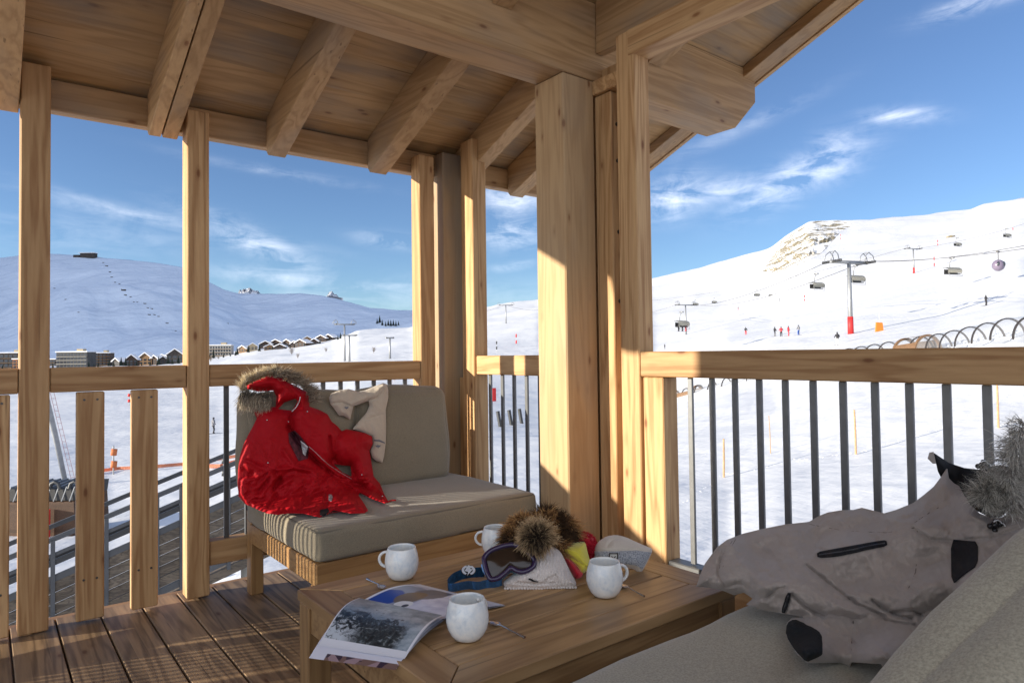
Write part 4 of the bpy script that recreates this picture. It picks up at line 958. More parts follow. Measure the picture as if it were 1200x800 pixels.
pillow('knit_cuff', cuff, gj_s, lambda X, Y: np.maximum(.002, prof(X, Y, cuff, .098, 3.5)+crease(X, Y, [(936, 750), (943, 758), (944, 768)], -.006, 2)*np.clip(pdist(X, Y, cuff)/4, 0, 1)), KNB, gj, step=1.0)
def at_s(a, b, sf, tf, off): return EYE+ray(a, b)*float(sf(np.array([a*1.]), np.array([b*1.]))[0]-(tf(np.array([a*1.]), np.array([b*1.]))[0]+off)/ray(a, b).length)
SEAM = plain('grey_seam', (.12, .095, .085), .9); ZIPM = plain('zip_black', (.03, .03, .033), .3, spec=.8)
for L in ([(1000, 727), (998, 750), (999, 775)], [(1074, 612), (1076, 640), (1073, 670), (1060, 700)], [(1068, 615), (1090, 600), (1112, 588)], [(858, 634), (846, 652), (842, 672)], [(862, 632), (850, 652), (846, 672)], [(948, 614), (990, 622), (1040, 624), (1072, 618)]):
    line_on('seam', L, gj_s, gj_t, .0011, SEAM, gj, .0012)
line_on('zip_teeth', [(960, 650), (980, 647), (1000, 643.5), (1020, 639), (1037, 636)], gj_s, gj_t, .0016, ZIPM, gj, .009)
line_on('zip_teeth', [(924, 697), (918, 716)], gj_s, gj_t, .0014, ZIPM, gj, .010)
def toggle(a, b, sf, tf, parent):
    p = at_s(a, b, sf, tf, .012); bm = NB()
    for dx, dz, r in ((0, 0, .008), (.011, .003, .006), (-.010, -.002, .006), (0, -.011, .0055), (.002, .009, .005)):
        bmesh.ops.create_icosphere(bm, subdivisions=2, radius=r, matrix=T(p+_Rt*dx+_U*dz))
    o = allsmooth(link('toggle', bm, plain('black_plastic', (.012, .012, .014), .25), parent))
    bm = NB(); tube(bm, [p+_Rt*.009*math.cos(t)+_U*(.004+.008*math.sin(t))-_f*.007 for t in np.linspace(.2, 2.6, 9)], .0012, 6); tube(bm, [p+_Rt*(.008+.009*math.cos(t))+_U*(-.002+.008*math.sin(t))-_f*.006 for t in np.linspace(-1, 1.2, 8)], .0012, 6)
    link('toggle_highlight', bm, WHT, o)  # white arcs stand in for highlights on the black plastic
toggle(1166, 615, gj_s, gj_t, gj); toggle(1151, 545, gl_s, lambda X, Y: X*0+.02, gj)
def gr_s(X, Y): return gj_s(X, np.maximum(Y, 585))
e = fur_band([(1186, 600), (1184, 575), (1186, 545), (1192, 515), (1206, 500), (1222, 505), (1222, 560)], gr_s, gj_t, 17, 13000, 11, .05)
cg = furcol((.22, .205, .18), (.55, .51, .45), (.85, .81, .74), .45)
fur('fur_trim', e, .030, cg, gj, seed=12, curl=.8, drop=.3, wid=.0006)
e = fur_band([(1148, 588), (1156, 576), (1168, 570), (1176, 580)], gr_s, gj_t, 15, 8000, 13, .06)
fur('fur_trim', e, .027, furcol((.05, .048, .04), (.30, .28, .24), (.85, .80, .70), .5), gj, seed=14, curl=.85, drop=.0, wid=.0006)
# ---------------- hats on the table
def knit(name, col, sc=90, bump=1.0, dark=.75, sec=None):
    m, nt, p = mat(name); tc = nd(nt, 'ShaderNodeTexCoord'); mp = nd(nt, 'ShaderNodeMapping'); mp.inputs['Scale'].default_value = (1, 1, 1); nt.links.new(tc.outputs['UV'], mp.inputs[0])
    v = nd(nt, 'ShaderNodeTexVoronoi', i_Scale=sc, i_Randomness=.55); ln(nt, mp, v)
    n = nd(nt, 'ShaderNodeTexNoise', i_Scale=400.0); ln(nt, tc, n, 3, 0)
    rp = ramp(nt, [(0.0, col), (.75, tuple(c*dark for c in col))]); ln(nt, v, rp, 'Distance')
    out = rp
    if sec: 
        r2 = ramp(nt, [(.40, (0, 0, 0)), (.56, (1, 1, 1))]); ln(nt, n, r2); out = mixc(nt, (r2, 0), (rp, 0), sec); ln(nt, out, p, 2, 0)
    else: ln(nt, rp, p)
    p.inputs['Roughness'].default_value = .95; p.inputs['Sheen Weight'].default_value = .3; p.inputs['Specular IOR Level'].default_value = .1
    b = nd(nt, 'ShaderNodeBump', i_Strength=bump, i_Distance=.003, invert=True); ln(nt, v, b, 'Distance', 'Height'); nt.links.new(b.outputs[0], p.inputs['Normal']); return m
def tilt(px, py, z, lean=.7): 
    n = (-_f*(1-lean*.4)+Vector((0, 0, lean))).normalized(); return s_plane(onz(px, py, z), n)
WK = knit('white_knit', (.80, .72, .66), 46, .45, .82)
wh_out = sm([(589, 682), (592, 688), (612, 688.5), (635, 689.5), (656, 688), (675, 686.5), (675.5, 682), (669, 671), (662.5, 657), (657, 646), (649, 640), (639, 638), (629, 641), (618, 652), (606, 668), (597, 676)])
wh = empty('knit_hat', onz(632, 686, .42), 'cream cable knit hat with a dark fur bobble, in the middle of the table', 'hat')
wf = tilt(632, 688, .421, .9)
pillow('hat_body', wh_out, wf, lambda X, Y: np.maximum(.001, prof(X, Y, wh_out, .045, 9)+(folds(X, Y, 75, 9, 61)*.004+crease(X, Y, [(655, 682), (651, 674), (640, 680)], -.012, 1.6)+crease(X, Y, [(600, 682), (625, 684), (650, 683)], -.008, 1.5)+.0025*np.sin(X*1.6+np.sin(Y*.8)))*np.clip(pdist(X, Y, wh_out)/4, 0, 1)), WK, wh, step=.9, backfac=.3)
thin('embroidery', [(619, 677.3), (621, 677), (627, 680), (631, 681), (630, 682), (624, 681), (619.5, 679)], wf, lambda X, Y: prof(X, Y, wh_out, .045, 9), BLK, wh, .006, .4)
bm = NB(); L = []
for k in range(26):
    x = 592+k*3.3; p = EYE+ray(x, 688.3+(.8 if k < 14 else -.04*(k-14)))*float(wf(np.array([x]), np.array([688.]))[0]-.006); bmesh.ops.create_icosphere(bm, subdivisions=1, radius=.0042, matrix=T(p))
allsmooth(link('scalloped_edge', bm, WK, wh))
pc = at(628, 628, 1.80); pm = blob('pompom', pc, (.030, .030, .028), plain('fur_core', (.03, .022, .015), .9), wh, seed=2)
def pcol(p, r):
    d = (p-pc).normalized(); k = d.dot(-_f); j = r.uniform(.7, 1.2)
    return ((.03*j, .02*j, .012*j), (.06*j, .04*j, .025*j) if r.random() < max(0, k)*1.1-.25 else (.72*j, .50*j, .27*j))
fur('pompom_fur', emit_from(pm, 7000, 3), .027, pcol, pm, seed=5, curl=.35, drop=.1, wid=.0009)
# brown fur hat behind
fh = empty('fur_hat', onz(640, 650, .42), 'shaggy brown fur hat lying behind the cream knit hat', 'hat')
cF = plain('fur_base', (.09, .045, .018), .95)
def hcol(p, r):
    j = r.uniform(.6, 1.3); n_ = mnoise.noise(p*22)
    if n_ > .12: return (.03*j, .015*j, .008*j), (.10*j, .055*j, .025*j)
    return (.11*j, .05*j, .018*j), ((.80*j, .45*j, .17*j) if r.random() < .55 else (.42*j, .20*j, .075*j))
hm = empty('x', (0, 0, 0)); bpy.data.objects.remove(hm)
bm = NB()
for (px_, py_, d_, r_) in ((612, 622, 1.93, .050), (640, 615, 1.95, .054), (660, 622, 1.95, .048), (600, 632, 1.90, .034), (650, 640, 1.9, .045), (625, 640, 1.92, .05)):
    bmesh.ops.create_icosphere(bm, subdivisions=3, radius=r_*.82, matrix=T(at(px_, py_, d_)))
hb = link('hat_body', bm, cF, fh); md = hb.modifiers.new('r', 'REMESH'); md.mode = 'VOXEL'; md.voxel_size = .008
dg = bpy.context.evaluated_depsgraph_get(); me2 = bpy.data.meshes.new_from_object(hb.evaluated_get(dg)); hb.modifiers.clear(); hb.data = me2; allsmooth(hb)
fur('fur_pile', emit_from(hb, 12000, 4, lambda p, n: p.z > .425), .026, hcol, hb, seed=7, curl=.6, drop=.2, wid=.0011)
# yellow and red hat
YL = cloth('yellow_fleece', (.72, .62, .06), .9, .08, .4, 300); RD = cloth('red_fleece', (.55, .01, .03), .95, .15, .5, 300)
yh = empty('fleece_hat', onz(675, 676, .42), 'yellow and red fleece hat with a red bobble, between cream and grey hats', 'hat')
yf = tilt(675, 677, .421, .8)
r_out = sm([(657, 650), (662, 657), (668, 668), (674, 678), (681, 677), (684, 671), (676, 660), (666, 652)])
pillow('red_crown', r_out, yf, lambda X, Y: prof(X, Y, r_out, .032, 6), RD, yh, step=.8, backfac=.3)
y_out = sm([(655, 642), (661, 639.5), (668, 636), (678, 634.5), (686, 634.5), (688.5, 646), (691, 655), (694.5, 664), (689, 668), (682, 672.5), (676, 664), (668, 655), (660, 648)])
pillow('yellow_brim', y_out, yf, lambda X, Y: np.maximum(.001, prof(X, Y, y_out, .045, 5)+(folds(X, Y, 40, 7, 71)*.004+crease(X, Y, [(662, 648), (675, 657), (688, 664)], -.010, 1.5))*np.clip(pdist(X, Y, y_out)/3, 0, 1)), YL, yh, step=.8, backfac=.3)
o = blob('red_bobble', at(684.5, 641, 1.96), (.038, .03, .040), RD, yh, .06, 4)
fur('bobble_pile', emit_from(o, 3500, 6), .009, lambda p, r: ((.4, .008, .02), (.62, .02, .05)), o, seed=8, curl=.4, wid=.001)
# grey and cream headband hat
CR = cloth('cream_fleece', (.60, .53, .44), .95, .08, .5, 250); HG = knit('heather_knit', (.22, .24, .27), 130, .5, .8, (.48, .50, .53))
gh = empty('ear_hat', onz(730, 668, .42), 'grey and cream fleece hat with a small shield badge, against the post foot', 'hat')
gf = tilt(728, 667, .421, .7)
g_out = sm([(696.5, 643), (698, 638), (702, 633.5), (710.5, 628), (721.5, 626.3), (732.5, 628.6), (746, 634.8), (756, 639), (764.5, 642.5), (764, 647), (758.7, 658), (752.5, 669.5), (748, 671), (744, 667), (735, 664.5), (724, 666), (712, 667), (699, 665), (697, 655)])
def g_t(X, Y): return np.maximum(.001, prof(X, Y, g_out, .045, 8)+(crease(X, Y, [(697, 645), (720, 645), (745, 644), (764, 646)], -.006, 1.2)+folds(X, Y, 20, 8, 81)*.003+crease(X, Y, [(712, 640), (716, 633), (726, 630)], -.006, 2))*np.clip(pdist(X, Y, g_out)/3, 0, 1))
pillow('hat_body', g_out, gf, g_t, CR, gh, step=.8, backfac=.3)
thin('grey_band', [(697, 645.5), (720, 645.5), (745, 644.5), (763.5, 647), (758, 657), (753, 666.5), (746, 662.5), (735, 660.5), (724, 662), (712, 663.5), (699, 661.5), (697, 655)], gf, g_t, HG, gh, .004, .8)
bdg = [(713.5, 647.5), (724.5, 647.5), (724.5, 653), (722, 658.5), (719, 660.5), (716, 658.5), (713.5, 653)]
o = thin('shield_badge', bdg, gf, g_t, plain('badge_dark', (.05, .04, .03), .6), gh, .006, .5)
thin('badge_face', [(715, 649), (723, 649), (723, 653), (721, 657), (719, 658.7), (717, 657), (715, 653)], gf, g_t, plain('badge_light', (.5, .5, .45), .6), o, .008, .4)
thin('badge_mark', [(716.5, 650.5), (719, 653), (721.5, 650.5), (721.5, 652.2), (719, 654.8), (716.5, 652.2)], gf, g_t, plain('badge_dark2', (.06, .05, .04), .6), o, .0095, .3)
# ---------------- ski goggles
gg = empty('ski_goggles', onz(583, 683, .42), 'ski goggles with purple frame, amber lens and blue strap leaning on the cream hat', 'goggles')
gn = (-_f*.8+Vector((0, 0, .62))).normalized(); gP = onz(575, 684, .432)
def gpt(x, y, off=0.0):
    v = ray(x, y); s = (gP-EYE).dot(gn)/v.dot(gn); return EYE+v*s+gn*off
fr = [(567, 657), (571, 651.5), (577, 647), (588, 643), (595, 641.5), (602, 641), (609, 643), (615, 646.5), (622.7, 653.6), (627, 660), (625, 667), (618, 671.5), (612, 673), (606, 672), (601, 668.5), (597.5, 668), (592, 674), (583.7, 680.5), (575, 682), (571, 674), (568.5, 665)]
frs = sm(fr, 2); cxg, cyg = 598, 662
bm = NB(); tube(bm, [gpt(x, y, .020) for x, y in frs+[frs[0]]], .0068, 8, cap=False)
PUR = plain('purple_frame', (.028, .014, .055), .22, coat=.5); BLU = cloth('blue_strap', (.08, .28, .62), .7, .3, .1); DBL = cloth('dark_blue_strap', (.02, .09, .18), .7, .6, .1, 90)
allsmooth(link('goggle_frame', bm, PUR, gg))
bm = NB(); c_ = [bm.verts.new(gpt(x, y, .016)) for x, y in frs]; c2_ = [bm.verts.new(gpt(cxg+(x-cxg)*.93, cyg+(y-cyg)*.93, -.018)) for x, y in frs]
for i in range(len(frs)): bm.faces.new((c_[i], c_[(i+1) % len(frs)], c2_[(i+1) % len(frs)], c2_[i]))
allsmooth(link('foam_rim', bm, cloth('teal_foam', (.03, .20, .30), .6, .3), gg))
bm = NB(); lo = [(cxg+(x-cxg)*.94, cyg+(y-cyg)*.94) for x, y in frs]; rings = []
for k, f_ in enumerate((1, .8, .55, .3)):
    rings.append([bm.verts.new(gpt((x-cxg)*f_+cxg, cyg+(y-cyg)*f_, .019+.012*(1-f_*f_))) for x, y in lo])
cv = bm.verts.new(gpt(cxg, cyg, .031))
for a in range(3):
    for i in range(len(lo)): bm.faces.new((rings[a][i], rings[a][(i+1) % len(lo)], rings[a+1][(i+1) % len(lo)], rings[a+1][i]))
for i in range(len(lo)): bm.faces.new((rings[3][i], rings[3][(i+1) % len(lo)], cv))
LENS = plain('amber_lens', (.030, .018, .012), .10, .0, .6, coat=.0)
allsmooth(link('goggle_lens', bm, LENS, gg))
tab = [(564, 664), (569, 660), (574, 668), (575, 680), (570, 677), (566, 671)]
bm = NB(); A = [bm.verts.new(gpt(x, y, .018)) for x, y in tab]; B = [bm.verts.new(gpt(x, y, .006)) for x, y in tab]; bm.faces.new(A); bm.faces.new(B[::-1])
for i in range(6): bm.faces.new((A[i], A[(i+1) % 6], B[(i+1) % 6], B[i]))
link('strap_tab', bm, plain('light_blue_tab', (.22, .42, .75), .35), gg)
def strap(pts, w_, m, z0=.422):
    P = [onz(x, y, z) for x, y, z in pts]; Q = []
    for i in range(len(P)-1):
        for k in range(5): Q.append(P[i].lerp(P[i+1], k/5))
    Q.append(P[-1]); Q2 = [sum((Q[max(0, min(len(Q)-1, i+j))] for j in range(-3, 4)), Vector())/7 for i in range(len(Q))]
    return ribbon('strap', Q2, w_, [Vector((0, 0, 1))-_f*.25]*len(Q2), m, gg)
strap([(569, 670, .445), (560, 670, .446), (548, 671, .447), (536, 674, .445), (527, 680, .442), (524, 686, .436)], .030, DBL)
strap([(524, 687, .430), (530, 689, .430), (540, 686.5, .431), (549, 684.5, .432), (556, 686, .431), (563, 686, .431), (571, 683, .433), (580, 684, .435), (590, 680, .440)], .024, BLU)
ec = (549.5, 670.5)
def disc(pts, off, m, nm):
    bm = NB(); A = [bm.verts.new(gpt(x, y, off)) for x, y in pts]; f = bm.faces.new(A); bmesh.ops.solidify(bm, geom=[f], thickness=.0015); return link(nm, bm, m, gg)
EMO = plain('emblem_black', (.01, .01, .012), .5); EMW = plain('emblem_white', (.8, .8, .82), .5)
o = disc([(ec[0]+8.8*math.cos(t), ec[1]+6.2*math.sin(t)) for t in np.linspace(0, 2*math.pi, 20, endpoint=False)], .016, EMO, 'emblem')
for a0, a1 in ((2.0, 4.4), (-1.1, 1.2)):
    disc([(ec[0]+8*math.cos(t), ec[1]+5.8*math.sin(t)) for t in np.linspace(a0, a1, 9)]+[(ec[0]+5*math.cos(t), ec[1]+3.6*math.sin(t)) for t in np.linspace(a1, a0, 9)], .0185, EMW, 'emblem_arc')
disc([(549, 664.5), (553, 666), (551.5, 669), (554.5, 669.5), (548, 677), (549, 672.5), (545, 671.5)], .0188, EMW, 'emblem_bolt')
# ---------------- mugs and spoons
def mug_mat():
    m, nt, p = mat('glazed_stoneware'); tc = nd(nt, 'ShaderNodeTexCoord'); oi = nd(nt, 'ShaderNodeObjectInfo')
    ad = nd(nt, 'ShaderNodeVectorMath', operation='ADD'); ln(nt, tc, ad, 'Object', 0); ln(nt, oi, ad, 'Random', 1)
    n = nd(nt, 'ShaderNodeTexNoise', i_Scale=22.0, i_Detail=5.0, i_Roughness=.6, i_Distortion=1.0); ln(nt, ad, n); n2 = nd(nt, 'ShaderNodeTexNoise', i_Scale=120.0, i_Detail=3.0); ln(nt, ad, n2)
    a = mth(nt, 'MULTIPLY_ADD', n2, .35, mth(nt, 'MULTIPLY', n, .65)); rp = ramp(nt, [(.32, (.60, .65, .68)), (.46, (.76, .78, .77)), (.6, (.86, .85, .80))]); ln(nt, a, rp)
    sp = nd(nt, 'ShaderNodeSeparateXYZ'); ln(nt, tc, sp, 'Object', 0); rm = mth(nt, 'MULTIPLY_ADD', (sp, 2), 120.0, -9.9, clamp=True)
    c = mixc(nt, rm, (rp, 0), (.70, .62, .50)); ln(nt, c, p, 2, 0); p.inputs['Roughness'].default_value = .12; p.inputs['Specular IOR Level'].default_value = .6; p.inputs['Coat Weight'].default_value = .4
    b = nd(nt, 'ShaderNodeBump', i_Strength=.15, i_Distance=.004); ln(nt, n, b, 0, 'Height'); nt.links.new(b.outputs[0], p.inputs['Normal']); return m
MUG = mug_mat()
def mug(px_, py_, ang, label, tl=0):
    c = onz(px_, py_, .4205); root = empty('mug', c, label, 'mug', 'white stoneware mugs on the coffee table')
    bm = NB(); s = 1.0
    profl = [(.001, .003), (.026, .001), (.031, .003), (.038, .012), (.0435, .024), (.046, .038), (.0455, .052), (.043, .066), (.040, .077), (.0385, .083), (.0375, .085), (.036, .084), (.0365, .078), (.0395, .066), (.0415, .052), (.042, .038), (.0395, .024), (.033, .012), (.02, .008), (.001, .007)]
    lathe(bm, profl, (0, 0, 0), 40)
    for v in bm.verts: v.co += Vector((mnoise.noise(v.co*28), mnoise.noise(v.co*28+Vector((5, 0, 0))), 0))*.0010
    me = bpy.data.meshes.new('mug_body'); bm.to_mesh(me); bm.free()
    o = bpy.data.objects.new('mug_body', me); COL.objects.link(o); me.materials.append(MUG); o.parent = root; allsmooth(o)
    bm = NB(); P = []; 
    for t in np.linspace(-1.95, 1.95, 16): P.append((.041+.021*math.cos(t)+.002, 0, .050+.020*math.sin(t)))
    tube(bm, P, .0052, 8, flat=.75); me = bpy.data.meshes.new('handle'); bm.to_mesh(me); bm.free(); o = bpy.data.objects.new('handle', me); COL.objects.link(o); me.materials.append(MUG); o.parent = root; allsmooth(o)
    root.rotation_euler = (0, 0, ang); return root
rt = math.atan2(_r.y, _r.x)
mug(471, 677, rt+math.pi-.15, 'white mug at the back left of the table with its handle to the left')
mug(582, 650, rt+math.pi-.1, 'white mug half hidden behind the ski goggles')
mug(548, 747, rt+.95, 'white mug standing at the right edge of the open magazine')
mug(709, 697, rt+.35, 'white mug in front of the grey and cream hat, handle to the right')
def spoon(a, b, label):
    p, q = onz(*a, .4215), onz(*b, .4215); d = (q-p); L = d.length; u = d.normalized(); s = Vector((-u.y, u.x, 0)); root = empty('teaspoon', (p+q)/2-Vector((0, 0, .001)), label, 'spoon', 'teaspoons on the coffee table')
    bm = NB(); tube(bm, [p+Vector((0, 0, .002)), p+d*.3+Vector((0, 0, .003)), p+d*.7+Vector((0, 0, .005)), p+d*.8+Vector((0, 0, .003))], [.0032, .0022, .0014, .0018], 8)
    smooth(link('handle', bm, SIL, root)); bm = NB(); bmesh.ops.create_uvsphere(bm, u_segments=16, v_segments=10, radius=1)
    Mx = Matrix((( u.x, s.x, 0), (u.y, s.y, 0), (0, 0, 1))).to_4x4()
    for v in bm.verts: v.co = Mx @ Vector((v.co.x*.017, v.co.y*.0105, (abs(v.co.z)*-.004 if v.co.z < 0 else v.co.z*-.0015)+.0045)) + (p+d*.9)
    allsmooth(link('bowl', bm, SIL, root))
spoon((430, 679), (449, 689.5), 'small teaspoon beside the mug at the back left of the table')
spoon((615, 747.5), (576, 729.5), 'dark shining teaspoon right of the mug by the magazine')
spoon((755, 699), (728, 686), 'teaspoon sticking out behind the mug with its handle to the right')
# ---------------- magazine
mg = empty('magazine', onz(470, 735, .42), 'open picture magazine lying over the left corner of the table', 'magazine')
def page(name, q, zs, arch, m, n=24, lift=0.0):
    """q: corners A,B (spine side) C,D (outer side)"""
    A, B, C, D = [onz(x, y, z) for (x, y), z in zip(q, zs)]; bm = NB(); G = []; uvl = bm.loops.layers.uv.new('UVMap'); U = {}
    for i in range(n+1):
        row = []
        for j in range(n+1):
            u, v = i/n, j/n; p = A.lerp(B, u).lerp(D.lerp(C, u), v); p = p+Vector((0, 0, arch(u, v)+lift)); k = bm.verts.new(p); U[k] = (u, v); row.append(k)
        G.append(row)
    for i in range(n):
        for j in range(n):
            f = bm.faces.new((G[i][j], G[i+1][j], G[i+1][j+1], G[i][j+1]))
            for l in f.loops: l[uvl].uv = U[l.vert]
    return allsmooth(link(name, bm, m, mg))
def pic_near():
    m, nt, p = mat('mountain_photo_page'); tc = nd(nt, 'ShaderNodeTexCoord'); sp = nd(nt, 'ShaderNodeSeparateXYZ'); nt.links.new(tc.outputs['UV'], sp.inputs[0])
    u, v = (sp, 0), (sp, 1)
    n1 = nd(nt, 'ShaderNodeTexNoise', i_Scale=5.0, i_Detail=8.0, i_Roughness=.65); nt.links.new(tc.outputs['UV'], n1.inputs[0]); n2 = nd(nt, 'ShaderNodeTexNoise', i_Scale=14.0, i_Detail=8.0, i_Roughness=.7, i_Distortion=1.0); nt.links.new(tc.outputs['UV'], n2.inputs[0])
    sky_ = ramp(nt, [(.35, (.14, .20, .25)), (.6, (.42, .48, .53))]); ln(nt, n1, sky_)
    rock = ramp(nt, [(.38, (.010, .014, .017)), (.56, (.05, .065, .07)), (.68, (.32, .36, .38))]); ln(nt, n2, rock)
    # slope edge: v > .35+.4*(u-.1)+noise
    e = mth(nt, 'MULTIPLY_ADD', u, -.10, (sp, 1)); e2 = mth(nt, 'MULTIPLY_ADD', n1, 1.1, e); f = mth(nt, 'MULTIPLY_ADD', e2, 12.0, -11.2, clamp=True)
    ur = mth(nt, 'MULTIPLY_ADD', mth(nt, 'MULTIPLY_ADD', n1, .3, u), -14.0, 14.2, clamp=True); f = mth(nt, 'MULTIPLY', f, ur)
    c = mixc(nt, f, (sky_, 0), (rock, 0))
    wave = mth(nt, 'MULTIPLY_ADD', mth(nt, 'ADD', n2, mth(nt, 'MULTIPLY', v, .55)), 11.0, -9.4, clamp=True); wl = mth(nt, 'MULTIPLY_ADD', u, -5.0, 2.0, clamp=True); c = mixc(nt, mth(nt, 'MULTIPLY', wave, wl), (c, 2), (.55, .60, .65))
    inx = mth(nt, 'MULTIPLY', mth(nt, 'MULTIPLY_ADD', u, 300.0, -300*.012, clamp=True), mth(nt, 'MULTIPLY_ADD', u, -300.0, 300*.975, clamp=True)); iny = mth(nt, 'MULTIPLY_ADD', v, -300.0, 300*.90, clamp=True)
    c = mixc(nt, mth(nt, 'MULTIPLY', inx, iny), (.78, .79, .84), (c, 2)); ln(nt, c, p, 2, 0); p.inputs['Roughness'].default_value = .3; return m
def pic_far():
    m, nt, p = mat('figure_photo_page'); tc = nd(nt, 'ShaderNodeTexCoord'); sp = nd(nt, 'ShaderNodeSeparateXYZ'); nt.links.new(tc.outputs['UV'], sp.inputs[0])
    n1 = nd(nt, 'ShaderNodeTexNoise', i_Scale=6.0, i_Detail=6.0); nt.links.new(tc.outputs['UV'], n1.inputs[0])
    def blobf(cu, cv, ru, rv, sh=6.0):
        a = mth(nt, 'POWER', mth(nt, 'ABSOLUTE', mth(nt, 'MULTIPLY_ADD', (sp, 0), 1/ru, -cu/ru)), 2.0); b = mth(nt, 'POWER', mth(nt, 'ABSOLUTE', mth(nt, 'MULTIPLY_ADD', (sp, 1), 1/rv, -cv/rv)), 2.0)
        return mth(nt, 'MULTIPLY_ADD', mth(nt, 'ADD', mth(nt, 'ADD', a, b), mth(nt, 'MULTIPLY', n1, .8)), -sh, sh*1.4, clamp=True)
    base = ramp(nt, [(.35, (.50, .50, .62)), (.65, (.72, .72, .80))]); ln(nt, n1, base); c = (base, 0)
    for args, colr in (((.18, .35, .30, .45), (.30, .33, .42)), ((.14, .18, .17, .30), (.01, .05, .32)), ((.40, .62, .16, .30), (.16, .16, .18)), ((.34, .35, .12, .24), (.17, .12, .07)), ((.42, .12, .09, .12), (.75, .75, .75)), ((.46, .10, .03, .05), (.05, .05, .06))):
        c = (mixc(nt, blobf(*args), c, colr), 2)
    e = mth(nt, 'MULTIPLY', mth(nt, 'MULTIPLY_ADD', (sp, 1), -120.0, 120*.88, clamp=True), mth(nt, 'MULTIPLY_ADD', (sp, 0), 120.0, -120*.03, clamp=True))
    c = mixc(nt, e, (.80, .80, .86), c); ln(nt, c, p, 2, 0); p.inputs['Roughness'].default_value = .3; return m
def pic_low():
    m, nt, p = mat('lower_page'); tc = nd(nt, 'ShaderNodeTexCoord'); sp = nd(nt, 'ShaderNodeSeparateXYZ'); nt.links.new(tc.outputs['UV'], sp.inputs[0])
    n1 = nd(nt, 'ShaderNodeTexVoronoi', i_Scale=9.0); nt.links.new(tc.outputs['UV'], n1.inputs[0]); rp = ramp(nt, [(.0, (.05, .03, .05)), (.3, (.20, .12, .10)), (.6, (.35, .24, .26)), (.9, (.12, .12, .13))], 'CONSTANT'); nt.links.new(n1.outputs['Color'], rp.inputs[0])
    e = mth(nt, 'MULTIPLY', mth(nt, 'MULTIPLY_ADD', (sp, 1), 200.0, -200*.93, clamp=True), mth(nt, 'MULTIPLY_ADD', (sp, 0), 100.0, -100*.17, clamp=True)); c = mixc(nt, e, (.74, .74, .82), (rp, 0)); ln(nt, c, p, 2, 0); p.inputs['Roughness'].default_value = .35; return m
bump_n = lambda u, v: .022*math.sin(math.pi*min(1, v*1.02))**1.0*(1-.25*u)+.006*(1-v)
page('page', [(421, 703), (521, 724), (474, 771.5), (373, 756)], (.432, .430, .424, .424), bump_n, pic_near())
page('page', [(421, 704), (521, 725), (463.5, 784.5), (362, 770.5)], (.428, .427, .413, .413), lambda u, v: .019*math.sin(math.pi*v)*(1-.25*u)+.003*(1-v), pic_low())
page('page', [(422, 706), (521, 726), (465, 783), (364, 769.5)], (.4245, .4245, .408, .408), lambda u, v: .014*math.sin(math.pi*v)*(1-.25*u), plain('inner_pages', (.55, .55, .6), .5, var=.3, scale=30))
page('page', [(425, 703), (521, 724.5), (592, 708.5), (492, 684)], (.432, .430, .4255, .4255), lambda u, v: .012*math.sin(math.pi*v)*(1-u*.5), pic_far())
page('page', [(425, 705), (521, 725.5), (592.5, 709.5), (492, 685.5)], (.4245, .4245, .4225, .4225), lambda u, v: .004*math.sin(math.pi*v), plain('cover_page', (.6, .6, .65), .4))
# ------------------------------------------------------------------ things out on the snow
from mathutils.bvhtree import BVHTree
mo = bpy.data.objects['snow_mountain']; BV = BVHTree.FromPolygons([v.co.copy() for v in mo.data.vertices], [tuple(p.vertices) for p in mo.data.polygons])
def mhit(px, py):
    r = BV.ray_cast(EYE, ray(px, py).normalized()); return r[0]
def gz(x, y): return ground(x, y)
def snowp(px, py, dmin=20, dmax=1100):
    p, d = hit(px, py, dmin, dmax); return p
def dep(p): return (Vector(p)-EYE).dot(_f)
STL = plain('galvanised_steel', (.30, .31, .32), .5, .6, var=.15, scale=3); DKS = plain('dark_steel', (.05, .052, .055), .5, .4); REDP = plain('red_pad', (.60, .02, .02), .6, var=.1); ORG = plain('orange_pad', (.80, .18, .02), .7, var=.1)
BRN = plain('dark_stained_wood', (.06, .035, .022), .8, var=.4, scale=2); BRL = plain('light_stained_wood', (.28, .16, .08), .8, var=.3, scale=2)
